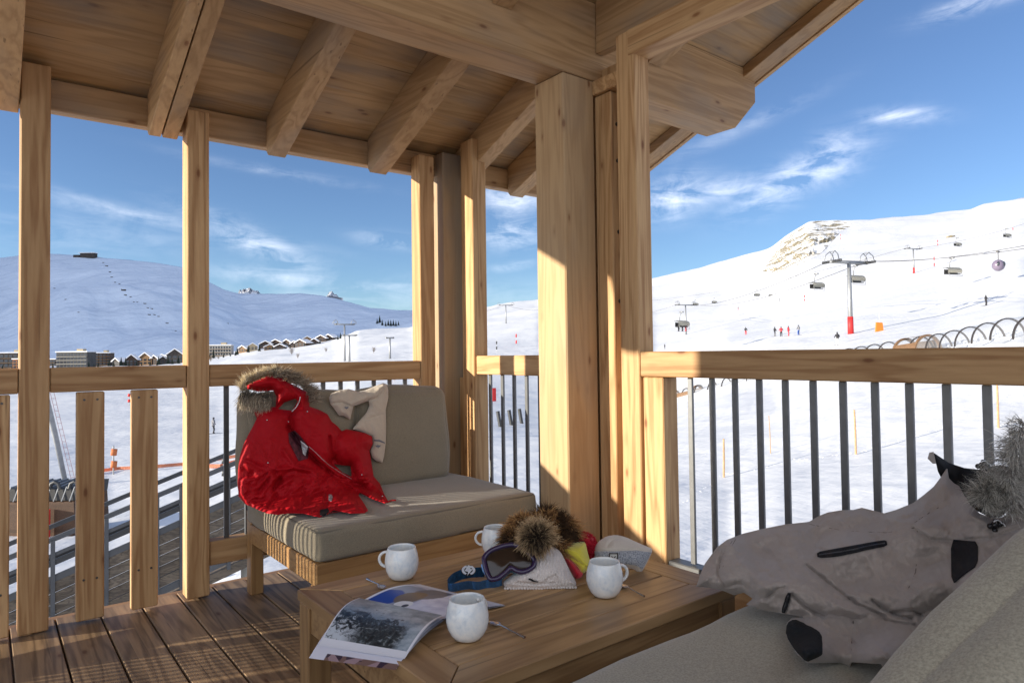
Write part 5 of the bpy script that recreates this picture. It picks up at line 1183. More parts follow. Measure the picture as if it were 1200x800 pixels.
# ---- village
RSN = plain('snowy_roof', (.82, .83, .86), .8, var=.04, scale=.3); GLS = plain('window_glass', (.03, .035, .045), .2, spec=.8)
WLL = {'grey': plain('grey_render', (.075, .073, .07), .9, var=.3, scale=.4), 'cream': plain('cream_render', (.42, .34, .22), .9, var=.12, scale=.4), 'brown': BRN, 'tan': plain('tan_cladding', (.20, .12, .06), .9, var=.3, scale=.5), 'dark': plain('dark_cladding', (.055, .045, .04), .9, var=.5, scale=.4), 'white': plain('white_render', (.42, .40, .36), .9, var=.08, scale=.4), 'orange': plain('terracotta_render', (.35, .15, .07), .9, var=.1, scale=.4)}
def house(px, yb, d, wpx, hpx, wall, yaw, kind, label, rows=2, colsn=3, deep=.8):
    p = at(px, yb, d); k = d/FPX; w_, h_ = wpx*k, hpx*k; x, y = p.x, p.y; z = min(p.z, gz(x, y)+1)-.5; dd = max(w_*deep, 6)
    r = empty(kind[0], (x, y, z), label, kind[1], kind[2]); a = math.atan2(_r.y, _r.x)+R(yaw)
    def put(nm, bm, m, par=r):
        me = bpy.data.meshes.new(nm); bm.to_mesh(me); bm.free(); o = bpy.data.objects.new(nm, me); COL.objects.link(o)
        for q in (m if isinstance(m, list) else [m]): me.materials.append(q)
        o.parent = par; return o
    flat = kind[3] == 'flat'; hh = h_ if flat else h_*.6; bm = NB()
    if flat: box(bm, -w_/2, w_/2, 0, dd, -3, hh)
    else: prism(bm, [(-w_/2, -3), (w_/2, -3), (w_/2, hh), (0, h_-.4), (-w_/2, hh)], 'y', 0, dd)
    put('wall', bm, WLL[wall]); bm = NB()
    if flat: box(bm, -w_/2-.6, w_/2+.6, -1.0, dd+.6, hh, hh+.9)
    else:
        for s in (1, -1): prism(bm, [(s*(w_/2+1.2), hh-1.0), (0, h_-.35), (0, h_+.5), (s*(w_/2+1.2), hh-.1)], 'y', -1.4, dd+1)
    ro = put('roof', bm, RSN)
    if flat and h_ > 8: bm = NB(); box(bm, w_*.1, w_*.3, dd*.2, dd*.6, hh+.9, hh+3.2); put('chimney', bm, WLL['cream'], ro)
    wm = None; lvl = (hh-1.5)/rows
    for i in range(rows):
        for j in range(colsn):
            cx = -w_/2+w_*(j+.5)/colsn; cz = .8+lvl*(i+.5)
            if wm is None:
                bm = NB(); ww, wh_ = w_/colsn*.34, lvl*.32; box(bm, -ww, ww, -.12, .15, -wh_, wh_); wm = put('window', bm, GLS); o = wm
            else: o = wm.copy(); COL.objects.link(o)
            o.location = (cx, 0, cz)
        if flat:
            bm = NB(); box(bm, -w_/2+.4, w_/2-.4, -1.3, -.14, .8+lvl*i-.35, .8+lvl*i+.0); put('balcony', bm, WLL['tan'] if wall != 'grey' else WLL['white'])
    r.rotation_euler = (0, 0, a); return r
AP = ('apartment_building', 'building', 'apartment blocks of the village', 'flat'); CH = ('chalet', 'chalet', 'chalets of the village', 'gable')
house(84, 431, 690, 38, 19, 'grey', -4, AP, 'wide grey apartment block with rows of windows, between the first two posts', 4, 9, .4)
house(10, 431, 690, 40, 18, 'dark', 6, AP, 'dark long apartment block at the left edge, behind the first post', 3, 8, .4)
house(118, 422, 760, 20, 15, 'brown', 12, AP, 'brown apartment block with yellow side, right of the wide grey one', 4, 5, .7)
house(93, 413, 820, 20, 8, 'cream', 0, AP, 'pale yellow block peeking over the wide grey apartment block', 1, 4, .5)
house(19, 428, 660, 8, 12, 'orange', 4, AP, 'narrow terracotta house just left of the first tall post', 3, 2, 1)
chal = [(136, 425, 740, 12, 9, 'dark'), (154, 425, 720, 12, 14, 'brown'), (170, 422, 740, 15, 15, 'tan'), (181, 423, 740, 12, 11, 'brown'), (191, 423, 730, 10, 10, 'dark'), (205, 422, 720, 18, 17, 'dark'), (190, 413, 840, 16, 8, 'brown'),
 (284, 406, 800, 11, 8, 'tan'), (296, 407, 790, 11, 9, 'cream'), (311, 401, 820, 13, 8, 'brown'), (323, 398, 830, 14, 9, 'brown'), (336, 397, 830, 12, 9, 'brown'), (316, 407, 770, 12, 7, 'tan'), (328, 407, 765, 12, 7, 'brown'), (345, 403, 800, 9, 7, 'brown'),
 (352, 406, 790, 15, 9, 'brown'), (360, 402, 820, 12, 9, 'tan'), (368, 404, 800, 10, 8, 'brown'), (376, 400, 820, 12, 8, 'brown'), (385, 399, 825, 12, 8, 'brown'), (263, 408, 840, 10, 6, 'tan')]
where = ['small dark chalet left of the pointed brown chalet', 'pointed dark brown chalet in the middle of the left village', 'tan gabled chalet with bright front, second right of the pointed one', 'brown chalet right of the tan gabled one', 'narrow dark chalet between the brown chalet and the big dark one', 'largest dark chalet just left of the second tall post', 'snow covered chalet higher up behind the others, left of the second post',
 'tan chalet right of the long white building', 'cream chalet on the ridge left of the dark chalet cluster', 'leftmost dark chalet on the ridge cluster', 'tall dark chalet on the ridge, second of the upper row', 'third dark chalet of the upper row on the ridge', 'tan chalet in the lower row on the ridge', 'dark chalet in the lower row on the ridge', 'small dark chalet at the right end of the lower row',
 'wide brown chalet at the start of the right hand cluster', 'tan chalet behind the wide brown one', 'small brown chalet in the middle of the right hand cluster', 'brown chalet second from the right end of the village', 'rightmost brown chalet of the village on the ridge', 'low tan chalet behind the long white building']
for i, (c, l) in enumerate(zip(chal, where)): house(*c, (i*37 % 50)-25, CH, l, 2, 3)
house(255, 413, 800, 30, 13, 'white', 8, AP, 'long white building with many windows, right of the second tall post', 3, 10, .4)
house(60, 421, 780, 10, 8, 'dark', 0, AP, 'small dark block behind the first tall post', 2, 3, .5)
# ---- conifers and bare trees
GRN = plain('dark_conifer', (.018, .030, .022), .95, var=.5, scale=1); BRK = plain('bark', (.09, .07, .055), .9, var=.3, scale=2); TWG = plain('bare_twigs', (.17, .13, .10), .9)
def conifer_meshes(h, seed):
    rnd = random.Random(seed); bm = NB()
    for k in range(9):
        z0 = h*(.12+.095*k); r_ = h*.23*(1-k/9.6); n = 11; top = bm.verts.new((0, 0, z0+h*.17)); ring = []
        for i in range(n*2):
            a = math.pi*i/n; rr = r_*(1 if i % 2 else .55)*rnd.uniform(.75, 1.15); ring.append(bm.verts.new((math.cos(a)*rr, math.sin(a)*rr, z0-rr*.25*rnd.random())))
        for i in range(2*n): bm.faces.new((ring[i], ring[(i+1) % (2*n)], top))
    cr = bpy.data.meshes.new('crown'); bm.to_mesh(cr); bm.free(); cr.materials.append(GRN); bm = NB(); tube(bm, [(0, 0, -1), (0, 0, h*.3)], [h*.025, h*.02], 6); tr = bpy.data.meshes.new('trunk'); bm.to_mesh(tr); bm.free(); tr.materials.append(BRK); return cr, tr
CM = [conifer_meshes(10, s) for s in range(3)]
def conifer(p, h, i, label, group):
    r = empty('conifer', p, label, 'tree', group); r.scale = (h/10,)*3; r.rotation_euler = (0, 0, i*1.3)
    for nm, me in zip(('crown', 'trunk'), CM[i % 3]):
        o = bpy.data.objects.new(nm, me); COL.objects.link(o); o.parent = r
for i, (x, y, h) in enumerate(((442, 377, 14), (445, 376, 19), (448, 379, 15), (452, 380, 13), (455, 379.5, 16), (458, 380, 17), (461, 379.5, 16), (464, 380, 15), (467, 379, 12))):
    p = mhit(x, y+2)
    if p: conifer(p-Vector((0, 0, 1)), h*dep(p)/1700, i, 'dark conifer in the lone clump on the shaded slope left of the corner', 'conifers in the clump on the shaded slope')
for i, (x, y, d, h) in enumerate(((142, 428, 700, 10), (147, 427, 690, 9), (186, 426, 700, 10), (197, 425, 690, 9), (250, 415, 760, 11), (278, 410, 780, 10), (291, 409, 780, 9), (304, 409, 770, 9), (340, 407, 770, 7), (345, 408, 760, 6), (396, 397, 800, 7), (399, 397, 800, 8), (209, 427, 690, 9), (128, 430, 680, 8), (62, 431, 650, 7), (67, 432, 640, 5), (104, 431, 660, 7), (110, 431, 650, 5), (115, 430, 660, 6), (133, 429, 660, 6), (151, 428, 670, 5), (160, 428, 670, 6), (166, 428, 665, 4), (176, 427, 670, 6), (184, 427, 670, 5), (202, 426, 680, 6), (246, 418, 740, 7), (262, 416, 750, 6), (270, 415, 750, 5), (276, 413, 760, 7), (319, 409, 750, 6), (334, 408, 750, 5), (357, 407, 760, 6), (366, 405, 770, 5), (375, 403, 780, 7), (3, 432, 650, 6), (14, 432, 650, 5))):
    p = at(x, y, d); p.z = gz(p.x, p.y)-.5; conifer(p, h, i, 'small dark conifer standing among the village houses', 'conifers among the village houses')
def bare_tree(px, py, h, seed, label):
    p = snowp(px, py); 
    if p is None: return
    rnd = random.Random(seed); r = empty('bare_tree', p, label, 'tree', 'leafless shrubs on the snowfield')
    bt, bc = NB(), NB(); tube(bt, [(0, 0, -.3), (0, 0, h*.4), (h*.02, 0, h*.6)], [h*.018, h*.013, h*.008], 5)
    for k in range(70):
        z0 = h*rnd.uniform(.12, .55); a = rnd.uniform(0, 6.3); l = h*rnd.uniform(.2, .45); e = Vector((math.cos(a)*l*.7, math.sin(a)*l*.7, z0+l*rnd.uniform(.5, 1))); tube(bc, [(0, 0, z0), (e.x*.5, e.y*.5, (z0+e.z)/2-.05*h), e], [h*.007, h*.005, h*.002], 4)
    for nm, b, m in (('trunk', bt, BRK), ('crown', bc, TWG)):
        me = bpy.data.meshes.new(nm); b.to_mesh(me); b.free(); me.materials.append(m); o = bpy.data.objects.new(nm, me); COL.objects.link(o); o.parent = r
for i, (x, y, h, l) in enumerate(((247, 424, 7, 'pale leafless shrub beside the second tall post'), (256, 421, 5, 'small leafless shrub below the long white building'), (342, 416, 8, 'tallest leafless tree below the right hand chalets'), (349, 420, 4, 'low leafless bush right of the tall leafless tree'), (382, 413, 4, 'leafless bush at the right end below the village'), (438, 414, 3.5, 'small leafless bush left of the sunlit corner post'))): bare_tree(x, y, h, i, l)
# ---- lift pylons
def pylon(px, yb, h, arm, label, pad=False, hoops=True, yaw=0, r0=.32, dmin=30):
    p = snowp(px, yb, dmin) or at(px, yb, 400); r = empty('lift_pylon', p, label, 'pylon', 'ski lift pylons'); a = math.atan2(_r.y, _r.x)+R(yaw)
    def put(nm, bm, m, par=r):
        me = bpy.data.meshes.new(nm); bm.to_mesh(me); bm.free(); o = bpy.data.objects.new(nm, me); COL.objects.link(o); me.materials.append(m); o.parent = par; allsmooth(o); return o
    bm = NB(); tube(bm, [(0, 0, -1), (0, 0, h)], [r0*1.25, r0*.85], 14); put('mast', bm, STL)
    bm = NB(); box(bm, -arm/2, arm/2, -.18, .18, h-.1, h+.35); ca_ = put('crossarm', bm, STL)
    for s in (-1, 1):
        bm = NB(); x = s*(arm/2-.3); box(bm, x-.06, x+.06, -1.9, 1.9, h-.05, h+.12)
        for k in range(8): tube(bm, [(x-.09, -1.75+.5*k, h+.2), (x+.09, -1.75+.5*k, h+.2)], .2, 10)
        put('sheave_train', bm, DKS)
        if hoops:
            bm = NB()
            for off in (-.8, .5):
                tube(bm, [(x-s*.9+off*.2, off, h+.2), (x-s*.6+off*.2, off, h+1.3), (x+off*.2, off, h+1.75), (x+s*.7, off, h+1.2), (x+s*1.0, off, h+.3)], .07, 6)
            tube(bm, [(x, -.8, h+1.75), (x+.2, .5, h+1.75)], .06, 6); put('service_hoop', bm, STL)
    if pad:
        bm = NB(); tube(bm, [(0, 0, -.2), (0, 0, 2.7)], [.45, .42], 18); put('safety_pad', bm, REDP)
    r.rotation_euler = (0, 0, a); return p, a, h, arm
PB = pylon(997, 391, 11.2, 7.6, 'large grey lift pylon with red padded foot in the middle of the right slope', True, yaw=20)
P2 = pylon(1071, 320, 12, 8, 'distant lift pylon up the slope right of the large one', True, True, 15)
P3 = pylon(804, 392, 13, 9, 'lift pylon behind the occupied chair beside the front post', False, True, 20)
P4 = pylon(593, 379, 11, 9, 'far lift pylon seen between corner post and thick column', False, True, 10)
P5 = pylon(404, 423, 13, 7, 'thin lift pylon in front of the chalets, left of the corner', False, True, 30)
P6 = pylon(409.5, 423.5, 9, 5, 'shorter pylon directly right of the thin one before the chalets', False, False, 30)
P7 = pylon(457, 420, 7, 3, 'short drag lift pylon next to the small dark hut left of the corner', False, False, 10)
def ptop(P, s): p, a, h, arm = P; return p+Vector((math.cos(a)*s*(arm/2-.3), math.sin(a)*s*(arm/2-.3), h+.42))
CAB = plain('cable_steel', (.12, .12, .13), .6, .5)
def cable(A, B, sag, label, rad=.03):
    pts = [A.lerp(B, t)+Vector((0, 0, -sag*4*t*(1-t))) for t in np.linspace(0, 1, 15)]; bm = NB(); tube(bm, pts, rad, 5); tag(link('lift_cable', bm, CAB), label, 'cable', 'lift cables over the slope'); return pts
E1, E2 = at(1300, 275, 60), at(1320, 262, 58)
c1 = cable(ptop(PB, -1), E1, 1, 'lift cable running right from the large pylon, lower line', .035); c2b = cable(ptop(PB, 1), E2, 1, 'lift cable running right from the large pylon, upper line', .035)
c3 = cable(ptop(P3, -1), ptop(PB, -1), 3, 'left lift cable between the occupied chair and the large pylon', .05); c4 = cable(ptop(P3, 1), ptop(PB, 1), 3, 'right lift cable between the occupied chair and the large pylon', .05)
E3 = at(690, 372, 420); cable(E3, ptop(P3, -1), 3, 'lift cable leaving left behind the front post', .05)
E4, E5 = at(700, 356, 520), at(1280, 230, 420)
cable(E4, ptop(P2, -1), 6, 'far lift cable crossing the slope up to the distant pylon', .07); cable(ptop(P2, 1), E5, 4, 'far lift cable climbing right from the distant pylon', .06)
cable(at(640, 362, 520), ptop(P4, 0), 2, 'lift cable right of the far pylon behind the column', .07); cable(at(520, 372, 520), ptop(P4, 0), 2, 'lift cable left of the far pylon behind the column', .07)
# ---- chairs
def chair(px, py, d, wm, label, riders=0, yaw=25, name='lift_chair', cat='lift chair'):
    p = at(px, py, d); r = empty(name, p, label, cat, 'chairs hanging from the lift'); s = wm/3.2
    def put(nm, bm, m, par=r):
        for v in bm.verts: v.co *= s
        me = bpy.data.meshes.new(nm); bm.to_mesh(me); bm.free(); o = bpy.data.objects.new(nm, me); COL.objects.link(o); me.materials.append(m); o.parent = par; allsmooth(o); return o
    bm = NB(); tube(bm, [(0, 0, 2.3), (0, .5, 1.6), (0, .5, .6)], .07, 6); tube(bm, [(-1.5, .5, .6), (1.5, .5, .6)], .07, 6); box(bm, -.15, .15, -.4, .4, 2.2, 2.45); put('hanger', bm, STL)
    bm = NB(); box(bm, -1.5, 1.5, -.35, .25, -.55, -.40, .05); put('seat', bm, DKS)
    bm = NB(); box(bm, -1.5, 1.5, .25, .38, -.5, .35, .05); put('backrest', bm, DKS)
    bm = NB(); n = 8; prev = None
    for k in range(n+1):
        t = math.pi*(.05+.62*k/n); y, z = .45-1.2*math.sin(t)*.9, .72*math.cos(t)+.05; a, b = bm.verts.new((-1.55, y, z)), bm.verts.new((1.55, y, z))
        if prev: bm.faces.new((prev[0], prev[1], b, a))
        prev = (a, b)
    bmesh.ops.solidify(bm, geom=bm.faces[:], thickness=.03); put('weather_bubble', bm, plain('smoked_bubble', (.62, .60, .52), .35))
    bm = NB(); tube(bm, [(-1.4, -.5, 0), (-1.4, -.7, -.9), (1.4, -.7, -.9), (1.4, -.5, 0)], .04, 6); put('safety_bar', bm, STL)
    r.rotation_euler = (0, 0, math.atan2(_r.y, _r.x)+R(yaw)); return r, s
chair(957, 335, 118, 2.9, 'empty lift chair hanging left of the large pylon'); chair(1003, 327.5, 112, 3.1, 'lift chair hanging just right of the large pylon mast', yaw=20)
chair(1116, 318, 145, 3.9, 'lift chair hanging on its own right of the distant pylon', yaw=15); ch, _ = chair(799, 380, 120, 3.0, 'occupied lift chair with red dressed riders beside the front post', yaw=35)
chair(1180, 276, 300, 4.2, 'far lift chair high on the slope near the right edge'); chair(1122, 286.5, 330, 4.5, 'far lift chair above the small brown rock'); chair(887, 345.5, 330, 3.3, 'far tiny lift chair below the rocky outcrop'); chair(815, 356.5, 330, 3.0, 'far tiny lift chair right above the occupied one'); chair(837, 354, 380, 3.2, 'far pale lift chair halfway between front post and outcrop'); chair(903, 346, 380, 2.6, 'far tiny lift chair furthest right below the rocky outcrop')
# gondola
gp = at(1170, 311, 130); gr_ = empty('gondola_cabin', gp, 'round purple grey gondola cabin hanging near the right edge', 'gondola'); bm = NB()
bmesh.ops.create_uvsphere(bm, u_segments=20, v_segments=14, radius=1.05, matrix=T(gp) @ Matrix.Diagonal((1.15, 1, 1.05, 1))); allsmooth(link('cabin_shell', bm, plain('purple_cabin', (.17, .14, .20), .3), gr_))
for s in (-1, 1):
    bm = NB(); bmesh.ops.create_uvsphere(bm, u_segments=16, v_segments=10, radius=.6, matrix=T(gp-_h*.72+_r*s*.48+Vector((0, 0, .15))) @ Matrix.Diagonal((.75, .5, .9, 1))); allsmooth(link('window', bm, GLS, gr_))
bm = NB(); tube(bm, [gp+Vector((0, 0, 1)), gp+Vector((0, 0, 2.4)), gp+Vector((0, 0, 2.6))], .08, 6); box(bm, gp.x-.6, gp.x+.6, gp.y-.15, gp.y+.15, gp.z+2.5, gp.z+2.8); link('hanger', bm, DKS, gr_)
# ---- people on the snow
def figure(h, seed):
    rnd = random.Random(seed); bm = NB(); k = h/1.75
    for s in (-1, 1):
        tube(bm, [(s*.12, 0, .05), (s*.12, -.08, .45), (s*.09, 0, .88)], [.07, .085, .11], 8); tube(bm, [(s*.2, 0, 1.42), (s*.33, -.05, 1.15), (s*.3, -.25, 1.0)], [.08, .065, .05], 8); tube(bm, [(s*.12, .08, .04), (s*.12, -.2, .04)], [.06, .05], 6)
    tube(bm, [(0, 0, .8), (0, 0, 1.05), (0, .0, 1.3), (0, 0, 1.48), (0, 0, 1.54)], [.16, .17, .2, .16, .07], 10); bmesh.ops.create_icosphere(bm, subdivisions=2, radius=.125, matrix=T((0, -.02, 1.66)))
    for v in bm.verts: v.co *= k
    me = bpy.data.meshes.new('t'); bm.to_mesh(me); bm.free(); o = bpy.data.objects.new('t', me); COL.objects.link(o); md = o.modifiers.new('r', 'REMESH'); md.mode = 'VOXEL'; md.voxel_size = .035
    m2 = bpy.data.meshes.new_from_object(o.evaluated_get(bpy.context.evaluated_depsgraph_get())); bpy.data.objects.remove(o); m2.name = 'body'
    m2.polygons.foreach_set('use_smooth', [True]*len(m2.polygons)); return m2
PBM = figure(1.75, 1); CLO = {}
def clothmat(top, low):
    key = (top, low)
    if key not in CLO:
        m, nt, p = mat('ski_clothes'); tc = nd(nt, 'ShaderNodeTexCoord'); sp = nd(nt, 'ShaderNodeSeparateXYZ'); ln(nt, tc, sp, 'Object', 0); f = mth(nt, 'GREATER_THAN', (sp, 2), .88); f2 = mth(nt, 'GREATER_THAN', (sp, 2), 1.55)
        c = mixc(nt, f, low, top); c = mixc(nt, f2, (c, 2), (.05, .05, .06)); ln(nt, c, p, 2, 0); p.inputs['Roughness'].default_value = .8; CLO[key] = m
    return CLO[key]
SKI = plain('ski', (.10, .10, .12), .4)
def skier(px, py, top, low, label, ang=0, sc=1.0, p=None, ski=True):
    p = p or snowp(px, py)
    if p is None: return
    r = empty('person', p, label, 'person'); me = PBM.copy(); me.materials.clear(); me.materials.append(clothmat(top, low)); b = bpy.data.objects.new('body', me); COL.objects.link(b); b.parent = r
    if ski:
        for s in (-1, 1):
            bm = NB(); box(bm, s*.13-.045, s*.13+.045, -.95, .75, .0, .03); me = bpy.data.meshes.new('ski'); bm.to_mesh(me); bm.free(); me.materials.append(SKI); o = bpy.data.objects.new('ski', me); COL.objects.link(o); o.parent = r
    r.rotation_euler = (0, 0, ang); r.scale = (sc,)*3; return r
R_, B_, D_, G_, O_, W_ = (.55, .03, .04), (.04, .10, .35), (.02, .02, .025), (.2, .2, .22), (.7, .25, .05), (.6, .6, .6)
skier(908, 394, D_, G_, 'skier in black, leftmost of the four standing in a row below the outcrop', 1.2); skier(915.5, 394, R_, D_, 'skier in red jacket, second of the four in a row', 2.2); skier(924, 393.5, R_, R_, 'skier all in red, third of the four in a row', .4); skier(936, 392.5, G_, B_, 'skier in grey and blue, rightmost of the four in a row', 2.9)
skier(874, 392, D_, R_, 'lone skier in black and red left of the row of four', 1.9); skier(981.5, 404, D_, W_, 'nearest skier with black top just left of the red pylon foot', 2.5); skier(1155.5, 358, D_, D_, 'lone dark skier above the hoop tunnel near the right edge', .8)
skier(865, 363, D_, R_, 'tiny skier on the open piste left of the outcrop', 1); skier(913, 353, G_, D_, 'tiny skier straight below the rocky outcrop', 2); skier(779, 409, D_, D_, 'small dark skier just above the rail beside the front post', 1)
skier(1187, 270, R_, R_, 'tiny red skier near the top right of the slope', 1); skier(219, 477, D_, D_, 'dark skier seen through the gap left of the second tall post', 1); skier(224, 506, D_, B_, 'lower dark skier seen through the gap left of the second tall post', 2)
skier(250, 508, G_, D_, 'skier between the second tall post and the armchair', 1.4)
for i, (dx, tp) in enumerate(((-.9, D_), (.1, G_), (1.0, R_))):
    q = at(799, 380, 120); a = math.atan2(_r.y, _r.x)+R(35); q = q+Vector((math.cos(a), math.sin(a), 0))*dx+Vector((0, 0, -1.25)); skier(0, 0, tp, (D_, D_, R_)[i], ('rider in black on the left of the occupied chair', 'rider in grey in the middle of the occupied chair', 'rider in red on the right of the occupied chair')[i], a, .85, q)
# ---- red and white slope markers, snow lances
def marker(px, py, h, label, col_=REDP, rad=.10, cat='slope marker', nm='slope_marker'):
    p = snowp(px, py)
    if p is None: return
    r = empty(nm, p, label, cat); n = 5
    bm = NB(); tube(bm, [p+Vector((0, 0, -.3)), p+Vector((0, 0, h))], rad*.5, 8); link('pole', bm, STL, r, origin=p)
    for k in range(2):
        z = h*(.25+.42*k); bm = NB(); tube(bm, [p+Vector((.0, 0, z)), p+Vector((.05, 0, z+h*.22))], rad*2.2, 10); allsmooth(link('red_sleeve', bm, col_, r))
marker(943, 355, 4.0, 'red banded snow lance left of the large pylon'); marker(1095, 316, 7, 'red banded snow lance right of the distant pylon'); marker(1099, 290, 5, 'far red lance above the distant pylon'); marker(985, 283, 8, 'faint far red lance beside the rocky outcrop')
marker(605, 407, 5, 'red banded snow lance in the gap left of the thick column'); marker(582, 413, 4, 'blue grey snow lance in the gap beside the corner post', DKS)
marker(418, 458, 2.2, 'red pole seen between railing bars above the beige scarf'); marker(151, 475, 2.5, 'red pole seen right of the first wooden slat'); marker(462, 447, 1.6, 'small red pole above the right back cushion')
p = snowp(579, 470, 20); bm = NB(); box(bm, p.x-.35, p.x+.35, p.y-.12, p.y+.12, p.z, p.z+1.9, .08); tag(link('red_mattress', bm, REDP), 'upright red padded mattress behind the short railing', 'mattress')
for i, (x, y) in enumerate(((587, 500), (600, 498), (612, 496))):
    p = snowp(x, y, 15); bm = NB(); tube(bm, [p+Vector((0, 0, -.3)), p+_r*-.25+Vector((0, 0, 1.3))], .16, 8); tag(link('barrier_post', bm, DKS), 'leaning black post behind the short railing, %s' % ('leftmost of three', 'middle of three', 'rightmost of three')[i], 'post', 'black posts behind the short railing')
p = snowp(1031, 388, 40); k = dep(p)/FPX; r = empty('orange_mattress', p, 'orange padded mattress standing on the snow right of the large pylon', 'mattress')
bm = NB(); prism(bm, [(-5*k, -.1), (4*k, -.1), (3*k, 10*k), (-4*k, 10.5*k)], 'y', -.15, .15)
for v in bm.verts: v.co = p+_r*v.co.x+_h*v.co.y+Vector((0, 0, v.co.z))
link('pad', bm, ORG, r); bm = NB(); tube(bm, [p-Vector((0, 0, .2)), p+Vector((0, 0, 21*k))], .03, 6); link('pole', bm, STL, r)
# small brown rock on the right slope
p = snowp(1115, 278); bm = NB(); bmesh.ops.create_icosphere(bm, subdivisions=3, radius=1)
for v in bm.verts: q = v.co*(1+.35*mnoise.noise(v.co*2)); v.co = p+_r*q.x*3.6+_h*q.y*2+Vector((0, 0, q.z*1.4))
tag(link('rock', bm, RS2), 'small brown rock alone on the upper right slope', 'rock')
# ---- stakes
ORW = plain('stake_wood', (.42, .26, .14), .8, var=.3, scale=8)
for (x0, y0, x1, y1, l) in ((848, 514, 848, 559, 'short wooden stake in the snow, leftmost behind the side railing'), (1001, 480, 1003, 532, 'wooden stake in the snow, middle one behind the side railing'), (1168, 440, 1170, 501, 'tall wooden stake in the snow near the right edge'), (901, 487, 903, 531, 'faint thin wooden stake further back behind the side railing')):
    p = snowp(x1, y1, 10); d = dep(p); q = at(x0, y0, d); bm = NB(); rr = .045 if x0 != 901 else .022; tube(bm, [p-Vector((0, 0, .4)), p.lerp(q, .5)+Vector((.02, 0, 0)), q], [rr, rr*.95, rr*.8], 7); tag(link('wooden_stake', bm, ORW), l, 'stake', 'wooden stakes in the snow')
# trampled track lines: low ridges of pushed snow
def track(pts, wd, seed):
    bm = NB(); rnd = random.Random(seed); P = []
    for (a, b), (c, d_) in zip(pts, pts[1:]):
        for k in range(40): P.append((a+(c-a)*k/40, b+(d_-b)*k/40))
    for x, y in P:
        if rnd.random() < .5: continue
        p, d = hit(x+rnd.gauss(0, 1), y+rnd.gauss(0, 1.2), 8)
        if p is None: continue
        r_ = wd*rnd.uniform(.5, 1.2); bmesh.ops.create_icosphere(bm, subdivisions=1, radius=r_, matrix=T(p-Vector((0, 0, r_*.35))) @ RZ(rnd.uniform(0, 360)) @ Matrix.Diagonal((1.4, 1, .6, 1)))
    o = allsmooth(link('snow_clods', bm, SNOW)); o['kind'] = 'stuff'
track([(800, 590), (850, 555), (930, 540), (1003, 530), (1060, 515), (1110, 498), (1168, 470), (1200, 455)], .07, 1)
track([(800, 540), (870, 520), (960, 500), (1080, 470)], .04, 2); track([(1168, 500), (1200, 490), (1230, 480)], .06, 3); track([(1120, 404), (1150, 396), (1180, 390), (1210, 384)], .30, 4); track([(1118, 406), (1160, 398), (1210, 392)], .35, 5)
# ---- covered conveyor tunnel
cl = [(1240, 380, 41), (1190, 389, 45), (1105, 409, 55), (985, 425, 72), (880, 452, 90), (790, 474, 101)]
pth = []
for (x, y, d) in cl:
    p = at(x, y, d); g = gz(p.x, p.y); pth.append(Vector((p.x, p.y, (p.z+g)/2 if abs(p.z-g) < 2 else g)))
tot = [0]
for a, b in zip(pth, pth[1:]): tot.append(tot[-1]+(b-a).length)
def pp_(s):
    s = max(0, min(tot[-1]-.001, s)); i = max(k for k in range(len(tot)) if tot[k] <= s); i = min(i, len(pth)-2); t = (s-tot[i])/(tot[i+1]-tot[i]); return pth[i].lerp(pth[i+1], t), (pth[i+1]-pth[i]).normalized()
tn = empty('conveyor_tunnel', pth[2], 'curved row of dark hoops with clear cover, a covered ski conveyor on the right slope', 'tunnel'); RTU = 1.15; HTU = 1.5
def hoop_pts(s, r=1.0, n=16):
    p, t = pp_(s); sd = Vector((t.y, -t.x, 0)).normalized(); return [p+sd*RTU*r*math.cos(a)+Vector((0, 0, HTU*r*math.sin(a)-.1)) for a in np.linspace(0, math.pi, n)]
HP = plain('hoop_grey', (.035, .032, .035), .8, spec=.2); s = 0; hs = []
while s < tot[-1]:
    bm = NB(); A, B = hoop_pts(s-.09), hoop_pts(s+.09); C_, D2 = hoop_pts(s-.09, .94), hoop_pts(s+.09, .94)
    for L1, L2 in ((A, B), (D2, C_), (C_, A), (B, D2)):
        va = [bm.verts.new(p) for p in L1]; vb = [bm.verts.new(p) for p in L2]
        for i in range(len(va)-1): bm.faces.new((va[i], va[i+1], vb[i+1], vb[i]))
    bmesh.ops.remove_doubles(bm, verts=bm.verts[:], dist=.001); link('hoop', bm, HP, tn); s += 2.45
m, nt, p_ = mat('clear_cover'); tr = nd(nt, 'ShaderNodeBsdfTransparent'); tr.inputs[0].default_value = (.90, .92, .94, 1); mx = nd(nt, 'ShaderNodeMixShader', i_0=.18); nt.links.new(tr.outputs[0], mx.inputs[1]); nt.links.new(p_.outputs[0], mx.inputs[2]); nt.links.new(mx.outputs[0], nt.nodes['Material Output'].inputs[0]); p_.inputs['Base Color'].default_value = (.5, .5, .52, 1); p_.inputs['Roughness'].default_value = .2
bm = NB(); prev = None
for s in np.linspace(0, tot[-1], 60):
    v = [bm.verts.new(q) for q in hoop_pts(s, .97)]
    if prev:
        for i in range(len(v)-1): bm.faces.new((prev[i], prev[i+1], v[i+1], v[i]))
    prev = v
allsmooth(link('clear_cover', bm, m, tn))
BRW = plain('brown_door_frame', (.16, .09, .045), .6, var=.2, scale=4)
